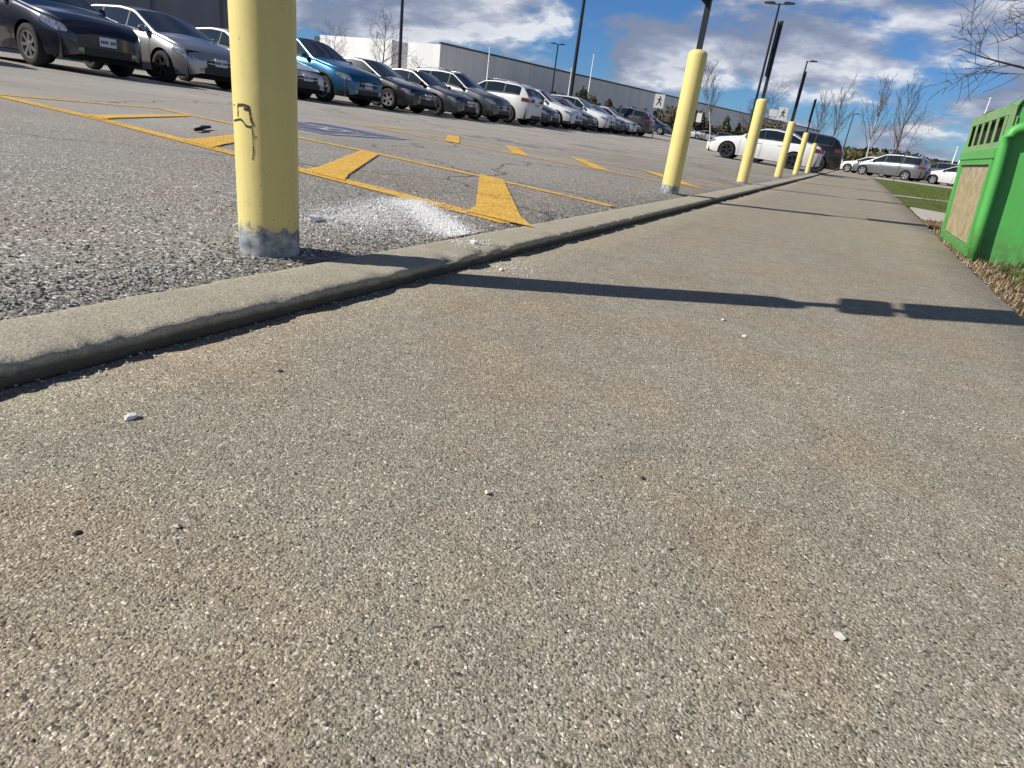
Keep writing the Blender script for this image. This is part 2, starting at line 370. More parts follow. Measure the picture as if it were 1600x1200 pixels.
def symbol(cx, cy, s_=.72, M_BLUE=M_BLUE):
    marking([((cx-s_, cy-s_), (cx-s_, cy+s_)), ((cx+s_, cy-s_), (cx+s_, cy+s_))], M_BLUE)
    e = s_*.93
    for pth in ([(cx-e, cy-e), (cx+e, cy-e)], [(cx-e, cy+e), (cx+e, cy+e)], [(cx-e, cy-e), (cx-e, cy+e)], [(cx+e, cy-e), (cx+e, cy+e)]): line(pth, .05, M_WHT, .009)
    u = s_*.8
    ring = [(cx+.1*u+.42*u*math.cos(a), cy-.08*u+.42*u*math.sin(a)) for a in [R(v) for v in range(-30, 215, 18)]]
    line(ring, .09, M_WHT, .0095)
    line([(cx-.62*u, cy+.1*u), (cx-.1*u, cy+.05*u), (cx+.12*u, cy+.03*u), (cx+.18*u, cy-.35*u), (cx+.6*u, cy-.5*u)], .10, M_WHT, .0105)
    line([(cx-.80*u, cy+.12*u), (cx-.70*u, cy+.12*u)], .14, M_WHT, .010)
M_BLUE2 = mat_paint('faded_blue_paint', (.20, .21, .36), .66, 20)
symbol(-5.5, 5.95); symbol(-5.5, 10.75, .72, M_BLUE2); symbol(-5.5, 15.55, .72, M_BLUE2)

# ------------------------------------------------------------------ loose grains
def grains(name, pts, mat, seed, flat=.7):
    r_ = random.Random(seed); m_ = MB()
    for (x_, y_, z_, s_) in pts:
        a = r_.random()*6.28; ca, sa = math.cos(a), math.sin(a); e = [r_.uniform(.6, 1.25) for _ in range(6)]
        def P(u, v, w_): return (x_+s_*(u*ca-v*sa), y_+s_*(u*sa+v*ca), z_+s_*w_*flat)
        m_.add([P(e[0], .2, .3), P(.1, e[1], .2), P(-e[2], -.1, .4), P(-.2, -e[3], .1), P(.1, .15, .4+.6*e[4]), P(0, 0, -.4)],
               [(0, 1, 4), (1, 2, 4), (2, 3, 4), (3, 0, 4), (1, 0, 5), (2, 1, 5), (3, 2, 5), (0, 3, 5)])
    return m_.build(name, mat, fix=False)
def mat_grain(name, stops, rough_=.8):
    m, q, b = new_mat(name); g = q.new('ShaderNodeNewGeometry'); setb(q, b, base=q.ramp(g.outputs['Random Per Island'], stops), rough=rough_, spec=.3); return m
r_ = random.Random(11); pts = []
for _ in range(15000):
    y_ = -.2 + 7*r_.random()**1.7; u = abs(r_.gauss(0, 1)); x_ = KERB_BACK - .005 - .16*u - (.9*r_.random()**2 if r_.random() < .45 else 0)
    s_ = r_.choice((.0022, .0028, .0034, .0042, .0055)) * r_.uniform(.8, 1.2)
    if r_.random() < .02: s_ *= 1.6
    pts.append((x_, y_, lot_z(x_, y_)+s_*.2, s_))
tag(grains('gravel', pts, mat_grain('loose_grit', [(0, (.09, .085, .08)), (.3, (.20, .19, .175)), (.65, (.34, .325, .30)), (.9, (.46, .44, .41)), (1, (.72, .70, .66))]), 3), 'loose grey grit scattered along the lot edge of the curb', 'gravel', kind='stuff')
pts = []
def seg(a, b_, f): return (lerp(a[0], b_[0], f), lerp(a[1], b_[1], f))
for _ in range(52000):
    k = r_.random()
    if k < .70: p = seg((-1.88, 2.62), (-1.30, 2.14), r_.random()); sg = .042
    elif k < .86: p = seg((-1.88, 2.58), (-1.66, 1.82), r_.random()**1.3); sg = .07
    else: p = (-1.62+r_.gauss(0, .14), 2.12+r_.gauss(0, .22)); sg = .05
    x_, y_ = p[0]+r_.gauss(0, sg), p[1]+r_.gauss(0, sg*1.2)
    if x_ > KERB_BACK+.0: x_ = KERB_BACK - abs(r_.gauss(0, .05))
    if noise.noise(Vector((x_*16, y_*16, 0)))+.7*noise.noise(Vector((x_*45, y_*45, 3))) < r_.uniform(-1.1, .12): continue
    s_ = .0024*r_.uniform(.5, 1.5)*(r_.uniform(1.6, 3.2) if r_.random() < .025 else 1); pts.append((x_, y_, lot_z(x_, y_)+.002+.004*r_.random(), s_))
for _ in range(160):
    x_, y_ = -1.17+r_.gauss(0, .05), 2.03+r_.gauss(0, .06)
    if x_ < -1.1: pts.append((x_, y_, .006, .0025*r_.uniform(.6, 2)))
for _ in range(260):
    x_, y_ = -1.0+r_.gauss(0, .08), 1.98+r_.gauss(0, .07)
    if x_ > -1.04: pts.append((x_, y_, WALK_Z+.001, .002*r_.uniform(.6, 2)))
tag(grains('spilled_salt', pts, mat_grain('road_salt', [(0, (.72, .71, .69)), (1, (.90, .89, .87))], .6), 5), 'white de-icing salt spilled on asphalt beside the nearest bollard', 'salt', kind='stuff')
pts = []
for _ in range(2600):
    y_ = r_.uniform(-.3, 4.5)**1; x_ = r_.uniform(-1.03, .8); s_ = .0012*r_.uniform(.7, 1.9); pts.append((x_, y_, WALK_Z+s_*.3+.001, s_))
for i in range(900):
    y_ = r_.uniform(.2, 5); x_ = -1.068+abs(r_.gauss(0, .018)); s_ = .0018*r_.uniform(.6, 2.2); pts.append((x_, y_, WALK_Z+s_*.3, s_))
for i in range(300):
    f = r_.random(); x_ = lerp(-.75, .48, f); y_ = .9595*interp([-.78, -.42, -.2, .17, .5], [1.665, 1.615, 1.585, 1.55, 1.60], x_)+r_.gauss(0, .010)
    s_ = .0021*r_.uniform(.5, 1.7); pts.append((x_, y_, WALK_Z+s_*.3+.001, s_))
tag(grains('sidewalk_grit', pts, mat_grain('pale_grit', [(0, (.22, .19, .15)), (.4, (.42, .37, .30)), (.8, (.6, .55, .47)), (1, (.82, .79, .72))]), 6), 'fine pale grit lying on the sidewalk', 'grit', kind='stuff')

def pebble(x_, y_, z_, s_, c, label, seed, name='pebble', flat=.7, cat='pebble'):
    import bmesh
    if z_ == WALK_Z: x_, y_ = x_*.9595, y_*.9595
    r2 = random.Random(seed); bm = bmesh.new(); bmesh.ops.create_icosphere(bm, subdivisions=1, radius=1)
    ax = [Vector((r2.gauss(0, 1), r2.gauss(0, 1), r2.gauss(0, 1))).normalized() for _ in range(7)]
    for v in bm.verts:
        for a in ax:
            dd = v.co.dot(a)
            if dd > .62: v.co -= a*(dd-.62)*.95
        v.co *= r2.uniform(.8, 1.12); v.co = Vector((v.co.x*s_*1.15, v.co.y*s_*.85, v.co.z*s_*flat))
    me = bpy.data.meshes.new(name); bm.to_mesh(me); bm.free()
    o = link(name, me, plain('stone_%d' % seed, c, .75, scale=60, var=.2), loc=(x_, y_, z_+s_*flat*.6), rz=r2.random()*6)
    return tag(o, label, cat)
pebble(-.882, .528, WALK_Z, .011, (.80, .77, .70), 'white chipped stone on the sidewalk near the left end of the curb', 1)
pebble(-.671, .324, WALK_Z, .0065, (.02, .02, .02), 'small flat black pebble on the sidewalk at lower left', 2, flat=.35)
pebble(-.334, .691, WALK_Z, .0048, (.78, .74, .66), 'tiny pale stone near the middle of the sidewalk', 3)
pebble(.135, .681, WALK_Z, .0075, (.62, .59, .52), 'pale stone on the sidewalk towards the lower right corner', 4)
pebble(-.596, .395, WALK_Z, .006, (.62, .57, .48), 'beige stone chip at lower left, just right of the black pebble', 5, flat=.45)
pebble(-.223, 2.019, WALK_Z, .010, (.80, .78, .73), 'left one of two whitish chips just below the long bollard shadow', 6, flat=.5)
pebble(-.139, 1.881, WALK_Z, .010, (.80, .78, .73), 'right one of two whitish chips just below the long bollard shadow', 7, flat=.55)
pebble(-.862, .811, WALK_Z, .006, (.05, .045, .04), 'dark pebble on the sidewalk a little below the curb', 8)
pebble(-.157, .882, WALK_Z, .005, (.06, .05, .045), 'tiny dark pebble right of the middle of the sidewalk', 9)
pebble(-1.70, 1.79, lot_z(-1.7, 1.8), .034, (.88, .89, .91), 'white lump of salt on asphalt just right of the nearest bollard', 10, 'salt_lump', .6, 'salt lump')
pebble(-1.155, 2.03,   .004, .020, (.88, .86, .9), 'white lump of salt on top of the curb', 12, 'salt_lump', .6, 'salt lump')
pebble(-1.015, 1.995, WALK_Z, .012, (.82, .83, .85), 'white salt crumb at the foot of the curb by the shadow', 13, 'salt_lump', .5, 'salt lump')
mb = MB(); mb.tube([(-4.42, 3.40, lot_z(-4.4, 3.4)+.02), (-4.5, 3.52, lot_z(-4.5, 3.5)+.022), (-4.60, 3.60, lot_z(-4.6, 3.6)+.02), (-4.68, 3.74, lot_z(-4.7, 3.7)+.02)], [.012, .016, .017, .01], 6)
tag(mb.build('stick', plain('dark_bark', (.012, .011, .01), .9)), 'short black stick lying on asphalt between the yellow hatch bars', 'stick')

# ------------------------------------------------------------------ bollards
def mat_bollard(foot_h):
    m, q, b = new_mat('pale_yellow_bollard_paint'); p = opos(q); g = wpos(q); x_, y_, z_ = q.sep(p)
    c = q.mix(q.noise(g, 5, 4), (.72, .595, .215), (.78, .66, .265))
    st = q.noise(q.comb(q.math('MULTIPLY', x_, 30), q.math('MULTIPLY', y_, 30), q.math('MULTIPLY', z_, 3)), 1, 4)
    c = q.mix(q.mapr(st, .56, .75, 0, .16), c, (.42, .33, .14))
    low = q.mapr(z_, .08, .26, 1, 0)
    gr = q.math('ADD', q.noise(g, 60, 5, .72), q.math('MULTIPLY', low, .12))
    c = q.mix(q.mapr(gr, .72, .79), c, (.22, .18, .10))
    sp = q.math('MULTIPLY', q.mapr(q.voro(g, 22), .06, .10, 1, 0), q.mapr(q.noise(g, 7, 2), .49, .56)); c = q.mix(sp, c, (.12, .085, .05))
    sc2 = q.math('MULTIPLY', q.mapr(q.noise(g, 55, 5, .75), .66, .70), q.mapr(q.noise(g, 3.1, 3), .50, .58)); c = q.mix(sc2, c, (.19, .17, .13))
    c = q.mix(q.mapr(q.noise(g, 9, 5, .7), .55, .8, 0, .3), c, (.50, .38, .13))
    # bare scraped metal round the foot
    foot = q.math('ADD', z_, q.math('MULTIPLY', q.math('SUBTRACT', q.noise(g, 30, 6, .75), .5), .16))
    bare = q.mapr(foot, foot_h, foot_h+.016, 1, 0)
    grey = q.mix(q.mapr(q.noise(g, 24, 5, .65), .35, .65), (.10, .115, .125), (.42, .45, .47))
    c = q.mix(bare, c, grey)
    setb(q, b, base=c, rough=q.math('MULTIPLY_ADD', bare, .2, .5), spec=.35, normal=bump(q, q.math('ADD', q.noise(g, 22, 4), q.math('MULTIPLY', bare, -.3)), .18, .006)); return m
M_BOL = mat_bollard(.07); M_BOL2 = mat_bollard(.018); M_POST = plain('dark_sign_post_steel', (.030, .034, .042), .45, .6); M_SIGNBACK = plain('dark_sign_back', (.05, .055, .065), .5, .5)
M_INK = plain('black_marker_ink', (.02, .02, .016), .7)
def sign_face_mat():
    m, q, b = new_mat('white_sign_face'); p = opos(q); n = q.noise(p, 6, 3)
    setb(q, b, base=q.mix(n, (.72, .72, .70), (.80, .80, .79)), rough=.45); return m
M_SIGN = sign_face_mat(); M_SIGNBLUE = plain('sign_blue', (.02, .07, .35), .45)
def bollard(y_, label, sign, h=1.2, lean=(0, 0), tall=2.16, z0=1.50, two=False):
    t_ = thing('bollard', label, 'bollard', (-1.4386, y_, -.002), 0, 'yellow bollards along the curb')
    t_.rotation_euler = (lean[0], lean[1], 0)
    r0 = .0818; m_ = MB()
    m_.lathe([(r0+.001, -.1), (r0+.001, .0), (r0, .3), (r0, h-.035), (r0*.96, h-.018), (r0*.80, h-.004), (r0*.5, h+.006), (.0005, h+.010)], 48)
    m_.build('pipe', M_BOL if y_ < 8 else M_BOL2, t_, sharp=50)
    if sign:
        m_ = MB(); m_.box(-.022, .022, -.022, .022, h-.02, tall+.02); m_.build('sign_post', M_POST, t_)
        def plate(z0_, z1_):
            s_ = MB(); hw = .15; cr = .03
            poly = [(cx+cr*math.cos(a), cz+cr*math.sin(a)) for cx, cz, a0 in ((hw-cr, z1_-cr, 0), (-hw+cr, z1_-cr, 90), (-hw+cr, z0_+cr, 180), (hw-cr, z0_+cr, 270)) for a in [R(a0+k*15) for k in range(7)]]
            s_.prism(poly, 'x', -.036, -.030); pl = s_.build('sign', M_SIGNBACK, t_)
            s_ = MB(); s_.prism([(q_[0]*.97, lerp((z0_+z1_)/2, q_[1], .98)) for q_ in poly], 'x', -.038, -.0365); s_.build('sign_face', M_SIGN, pl)
            if z1_-z0_ > .35:
                s_ = MB(); s_.box(-.040, -.0385, -.10, .10, z1_-.26, z1_-.06); s_.build('symbol_panel', M_SIGNBLUE, pl)
            k_ = MB(); k_.box(-.030, -.022, -.05, .05, (z0_+z1_)/2-.02, (z0_+z1_)/2+.02); k_.build('bracket', M_POST, t_)
        if two: plate(1.375, 1.545); plate(1.575, 2.1)
        else: plate(z0, tall)
    return t_
b1 = bollard(1.3273, 'nearest bollard, large pale yellow pipe with black marker scribble and bare grey foot', True, two=True, tall=2.1)
scr = [[(-2.02, .391), (-1.9, .391)], [(-1.715, .391), (-1.711, .378), (-1.726, .364)], [(-1.714, .392), (-1.465, .394), (-1.257, .392), (-1.261, .385), (-1.374, .384), (-1.445, .387)],
       [(-1.258, .39), (-1.224, .373), (-1.191, .357), (-1.122, .35)], [(-2.037, .352), (-1.772, .356), (-1.602, .359), (-1.494, .354), (-1.376, .344), (-1.22, .343), (-1.112, .35)],
       [(-1.178, .341), (-1.159, .318), (-1.169, .278), (-1.199, .262)]]
wds = [.0018, .0019, .0034, .0028, .0025, .0014]
m_ = MB()
for st, wd in zip(scr, wds):
    q_ = []
    for i in range(len(st)-1):
        for k in range(6): q_.append((lerp(st[i][0], st[i+1][0], k/6), lerp(st[i][1], st[i+1][1], k/6)))
    q_.append(st[-1]); rows = []
    for i, (a, z_) in enumerate(q_):
        a0, z0_ = q_[max(0, i-1)]; a1, z1_ = q_[min(len(q_)-1, i+1)]; du, dz = (a1-a0)*.0818, z1_-z0_; L_ = math.hypot(du, dz) or 1
        nx, nz = -dz/L_*wd*1.1, du/L_*wd*1.1
        rows.append([((.0826)*math.cos(a+s_*nx/.0818), .0826*math.sin(a+s_*nx/.0818), z_+s_*nz+.002) for s_ in (-1, 1)])
    m_.grid(rows)
gi, q, b = new_mat('worn_marker_ink'); p = wpos(q); setb(q, b, base=(.025, .024, .018), rough=.7, alpha=q.mapr(q.noise(p, 120, 4, .7), .36, .50, .15, .95))
m_.build('graffiti', gi, b1)
bollard(6.11, 'second nearest yellow bollard, left of the white sedan, dark sign post on top', True, tall=2.2, z0=1.55)
bollard(10.73, 'third yellow bollard from the viewer, overlapping the front door of the white sedan', True, tall=2.2)
bollard(16.32, 'fourth yellow bollard from the viewer, overlapping the rear door of the white sedan', True, tall=2.2)
bollard(21.67, 'fifth yellow bollard from the viewer, before the rear wheel of the white sedan', True, tall=2.1)
bollard(27.6, 'farthest and smallest yellow bollard, bare top without any sign post', False, h=1.08)

# ------------------------------------------------------------------ green bin
def bin_():
    t_ = thing('donation_bin', 'low bright green metal bin with top slots and faded tan poster beside the sidewalk', 'bin', (0, 0, 0))
    gm, q, b = new_mat('bright_green_paint'); p = wpos(q)
    c = q.mix(q.noise(p, 4, 4), (.080, .37, .080), (.105, .45, .10)); dirt = q.mapr(q.noise(q.comb(*[q.math('MULTIPLY', s_, k) for s_, k in zip(q.sep(p), (14, 14, 2))]), 1, 4), .6, .8, 0, .35)
    zz_ = q.sep(p)[2]; splash = q.math('MULTIPLY', q.mapr(zz_, .0, .22, 1, 0), q.mapr(q.noise(p, 18, 5), .4, .6))
    c = q.mix(dirt, c, (.13, .15, .06)); c = q.mix(q.math('MULTIPLY', splash, .55), c, (.13, .10, .06))
    setb(q, b, base=c, rough=.48, coat=.05, normal=bump(q, q.noise(p, 9, 3), .1, .01))
    pm, q, b = new_mat('pale_green_panel_paint'); p = wpos(q)
    c = q.mix(q.mapr(q.noise(p, 12, 4), .4, .65), (.26, .40, .18), (.17, .36, .13)); setb(q, b, base=c, rough=.55)
    tan, q, b = new_mat('sun_bleached_poster'); p = wpos(q); x_, y_, z_ = q.sep(p)
    st = q.noise(q.comb(x_, q.math('MULTIPLY', y_, 5), q.math('MULTIPLY', z_, 1.3)), 4, 5, .65)
    c = q.ramp(st, [(.28, (.20, .15, .075)), (.42, (.42, .30, .17)), (.52, (.50, .43, .28)), (.62, (.36, .27, .15)), (.75, (.30, .32, .14))])
    c = q.mix(q.mapr(z_, .44, .58, 0, .7), c, (.42, .38, .33))
    sp_ = q.noise(q.comb(x_, q.math('MULTIPLY', y_, 1.6), q.math('MULTIPLY', z_, .8)), 22, 6, .75); c = q.mix(q.mapr(sp_, .50, .60, 0, .7), c, (.17, .125, .06)); c = q.mix(q.mapr(sp_, .43, .34, 0, .7), c, (.60, .55, .44)); c = q.mix(q.mapr(q.noise(p, 7, 3), .5, .65, 0, .5), c, (.22, .25, .09))
    setb(q, b, base=c, rough=.8, normal=bump(q, sp_, .3, .01))
    fx = lambda z_: .90-.085*(z_+.06)/1.0
    Y0, Y1 = 5.42, 6.93
    prof = [(fx(-.06)+.03, -.09), (fx(.3)+.03, .3), (fx(.68)+.03, .68), (fx(.68)+.10, .685), (fx(.88)+.10, .885), (fx(.88)+.03, .89)]
    prof += [(fx(.9)+.03+.11-.11*math.cos(a), .90+.11*math.sin(a)) for a in [R(k*11.25) for k in range(1, 9)]]
    prof += [(1.3, 1.015), (1.62, 1.0), (1.74, .9), (1.78, .6), (1.80, -.09)]
    m_ = MB(); m_.prism(prof, 'y', Y0+.004, Y1-.004); m_.build('body', gm, t_)
    epr = [(fx(-.06)+.03, -.09), (fx(.3)+.03, .3), (fx(.88)+.03, .89)] + prof[6:]
    for ye in ((Y0-.006, Y0+.003), (Y1-.003, Y1+.006)):
        m_ = MB(); m_.prism(epr, 'y', *ye); m_.build('end_panel', gm, t_)
    # raised rim round each end panel
    for ye in (Y0-.012, Y1+.012):
        m_ = MB(); m_.tube([(px_, ye, pz_) for px_, pz_ in epr[1:12]], .009, 8); m_.build('gasket', plain('dark_rubber', (.02, .03, .02), .7), t_)
    # slotted band
    def slab_(y0, y1, z0, z1, off, th, name, mat, par=t_):
        s_ = MB(); s_.add([(fx(z0)-off, y0, z0), (fx(z0)-off, y1, z0), (fx(z1)-off, y1, z1), (fx(z1)-off, y0, z1), (fx(z0)-off+th, y0, z0), (fx(z0)-off+th, y1, z0), (fx(z1)-off+th, y1, z1), (fx(z1)-off+th, y0, z1)],
              [(0, 1, 2, 3), (7, 6, 5, 4), (0, 4, 5, 1), (1, 5, 6, 2), (2, 6, 7, 3), (3, 7, 4, 0)]); return s_.build(name, mat, par)
    ys = [v for k in range(6) for v in (5.45+k*.283, 5.50+k*.283)]; ys[-1] = 6.93
    m_ = MB(); dk = plain('slot_shade_black', (.004, .005, .004), .9)
    band = slab_(5.40, 6.93, .60, .66, .030, .05, 'ledge', gm)
    slab_(5.40, 6.93, .66, .705, .012, .038, 'front_band', pm); slab_(5.40, 6.93, .865, .93, .012, .038, 'front_band', pm)
    m_ = MB(); m_.prism([(fx(.69)+.036, .689), (fx(.88)+.036, .881), (fx(.88)+.098, .883), (fx(.69)+.098, .687)], 'y', Y0+.01, Y1-.01); m_.build('slot_shade_block', dk, t_)  # solid black block; the shade inside the slots is put into its colour
    for ya in (5.401, 6.924): slab_(ya, ya+.005, .705, .865, .006, .05, 'band_end', pm)
    for i in range(0, 12, 2): slab_(ys[i]-.03, ys[i+1]+.0, .705, .865, .010, .004, 'mullion', pm)
    # poster in its frame
    slab_(5.52, 6.80, .02, .555, .004, .02, 'poster', tan)
    for y0, y1, z0, z1 in ((5.43, 5.50, -.05, .60), (6.82, 6.90, -.05, .60), (5.50, 6.82, .56, .60), (5.50, 6.82, -.05, .015)): slab_(y0, y1, z0, z1, .022, .05, 'poster_frame', gm)
    # hoops: thick tubular posts that bend over the top
    for yy, rr in ((5.36, .032), (6.975, .026)):
        pth = [(fx(-.1)+.02, yy, -.12), (fx(.2)+.01, yy, .2), (fx(.5)+.01, yy, .5), (fx(.68)+.005, yy, .68)]
        cxx = fx(.70)+.10
        pth += [(cxx-.10*math.cos(a), yy, .70+.10*math.sin(a)) for a in [R(k*15) for k in range(1, 7)]] + [(1.2, yy, .805), (1.6, yy, .80)]
        pth += [(1.7+.02*k, yy, .77-.09*k) for k in range(3)] + [(1.76, yy, .2), (1.77, yy, -.1)]
        m_ = MB(); m_.tube(pth, rr, 16); m_.build('hoop_post', gm, t_)
bin_()

# ------------------------------------------------------------------ vehicles
M_TYRE = plain('tyre_rubber', (.018, .018, .019), .85); M_ALLOY = plain('alloy', (.55, .55, .56), .3, .85); M_DARKALLOY = plain('dark_alloy', (.05, .05, .055), .35, .7)
M_BLACK = plain('black_plastic', (.018, .018, .02), .6); M_UNDER = plain('underbody', (.008, .008, .008), .95)
def glass_mat():
    m, q, b = new_mat('tinted_car_glass'); setb(q, b, base=(.012, .018, .022), rough=.04, spec=.9, coat=.3); return m
M_GLASS = glass_mat()
def lamp_mat(name, c, rough_=.12, metal=.0):
    m, q, b = new_mat(name); p = opos(q); n = q.voro(p, 26, 'F1', 'Distance'); setb(q, b, base=q.mix(q.mapr(n, .1, .6), c, tuple(v*.45 for v in c)), rough=rough_, metal=metal, coat=1); return m
M_HEAD = lamp_mat('clear_headlight', (.62, .64, .66), .08, .5); M_TAIL = lamp_mat('red_tail_light', (.35, .012, .012)); M_PLATE = plain('plate_white', (.62, .63, .66), .5); M_PLATEINK = plain('plate_ink', (.05, .08, .2), .6)
M_CHROME = plain('chrome_trim', (.6, .6, .61), .18, 1)
_paint = {}
def paint(c, metal=.3):
    k = (c, metal)
    if k not in _paint:
        m, q, b = new_mat('car_paint'); p = opos(q); z_ = q.sep(p)[2]
        dust = q.math('MULTIPLY', q.mapr(z_, .2, .75, .30, .02), q.mapr(q.noise(p, 5, 4), .3, .6, .3, 1))
        setb(q, b, base=q.mix(dust, c, (.20, .18, .15)), metal=metal, rough=.32, coat=1, coatr=.04); _paint[k] = m
    return _paint[k]
STY = {
 'sedan': dict(L=4.72, W=.905, H=1.45, R=.325, ax=(1.40, -1.32), top=[(-2.36, .74), (-2.30, .94), (-2.12, 1.07), (-1.75, 1.11), (-1.05, 1.385), (-.35, 1.45), (.15, 1.42), (1.02, 1.00), (1.35, .95), (1.95, .83), (2.2, .72), (2.36, .60)],
    belt=[(-2.36, .93), (-1.6, .98), (1.1, .90), (2.36, .66)], ws=(.98, .16), rw=(-1.12, -1.72), win=[(.80, .06), (.02, -.80), (-.85, -1.42)]),
 'hatch': dict(L=4.30, W=.89, H=1.48, R=.315, ax=(1.32, -1.30), top=[(-2.15, .76), (-2.11, .95), (-1.98, 1.12), (-1.55, 1.38), (-1.2, 1.45), (-.3, 1.48), (.2, 1.43), (1.08, 1.02), (1.4, .96), (1.85, .83), (2.05, .70), (2.15, .58)],
    belt=[(-2.15, 1.0), (-1.4, 1.0), (1.1, .91), (2.15, .66)], ws=(1.04, .22), rw=(-1.60, -1.96), win=[(.86, .10), (.05, -.82), (-.88, -1.50)]),
 'suv': dict(L=4.55, W=.925, H=1.66, R=.355, ax=(1.36, -1.32), top=[(-2.27, .80), (-2.24, 1.0), (-2.14, 1.18), (-1.86, 1.52), (-1.6, 1.61), (-.5, 1.66), (.1, 1.62), (.90, 1.16), (1.25, 1.10), (1.9, .99), (2.16, .88), (2.27, .70)],
    belt=[(-2.27, 1.10), (-1.5, 1.12), (1.0, 1.04), (2.27, .78)], ws=(.87, .12), rw=(-1.88, -2.12), win=[(.72, .02), (-.04, -.92), (-.98, -1.72)]),
 'minivan': dict(L=5.05, W=.97, H=1.74, R=.335, ax=(1.62, -1.42), top=[(-2.52, .84), (-2.5, 1.05), (-2.42, 1.3), (-2.25, 1.62), (-2.0, 1.70), (-.6, 1.74), (.35, 1.68), (1.35, 1.12), (1.7, 1.02), (2.2, .86), (2.42, .74), (2.52, .6)],
    belt=[(-2.52, 1.06), (-1.5, 1.08), (1.3, .98), (2.52, .7)], ws=(1.32, .40), rw=(-2.27, -2.41), win=[(1.05, .28), (.2, -.95), (-1.03, -2.12)]),
}
_wheel = {}
def wheel_mesh(Rr, kind):
    k = (Rr, kind)
    if k in _wheel: return _wheel[k]
    wd = .11; t_ = MB(); ri = Rr*.66
    prof = [(ri, -wd*.9), (ri+.02, -wd), (Rr-.03, -wd), (Rr-.008, -wd*.8), (Rr, -wd*.5), (Rr, wd*.5), (Rr-.008, wd*.8), (Rr-.03, wd), (ri+.02, wd), (ri, wd*.9)]
    t_.lathe(prof, 28)
    me = bpy.data.meshes.new('wheel'); vs = [(v[0], v[2], v[1]) for v in t_.v]; me.from_pydata(vs, [], t_.f); me.polygons.foreach_set('use_smooth', [True]*len(t_.f)); me.materials.append(M_TYRE)
    r_ = MB(); r_.lathe([(ri+.002, wd*.75), (ri, wd*.93), (ri-.025, wd*.9), (ri-.03, wd*.5)], 28)
    n = 5 if kind != 'multi' else 7
    for i in range(n):
        a = 2*math.pi*i/n; ca, sa = math.cos(a), math.sin(a)
        for da in (-.17, .17) if n == 5 else (0,):
            c2, s2 = math.cos(a+da), math.sin(a+da); wp = .026 if n == 5 else .03
            p0 = Vector((ca*.04, sa*.04)); p1 = Vector((c2*(ri-.012), s2*(ri-.012))); dv = (p1-p0).normalized(); nn = Vector((-dv.y, dv.x))*wp
            r_.add([(*(p0+nn), wd*.82), (*(p0-nn), wd*.82), (*(p1-nn*.9), wd*.9), (*(p1+nn*.9), wd*.9), (*(p0+nn), wd*.5), (*(p0-nn), wd*.5), (*(p1-nn*.9), wd*.55), (*(p1+nn*.9), wd*.55)],
                   [(0, 1, 2, 3), (0, 4, 5, 1), (1, 5, 6, 2), (2, 6, 7, 3), (3, 7, 4, 0)])
    r_.lathe([(.0, wd*.88), (.05, wd*.86), (.06, wd*.6)], 14)
    mr = bpy.data.meshes.new('rim'); mr.from_pydata([(v[0], v[2], v[1]) for v in r_.v], [], r_.f); mr.materials.append(M_DARKALLOY if kind == 'dark' else M_ALLOY)
    b_ = MB(); b_.lathe([(.0005, wd*.3), (ri+.001, wd*.3)], 24); mk = bpy.data.meshes.new('brake'); mk.from_pydata([(v[0], v[2], v[1]) for v in b_.v], [], b_.f); mk.materials.append(M_UNDER)
    _wheel[k] = (me, mr, mk); return _wheel[k]

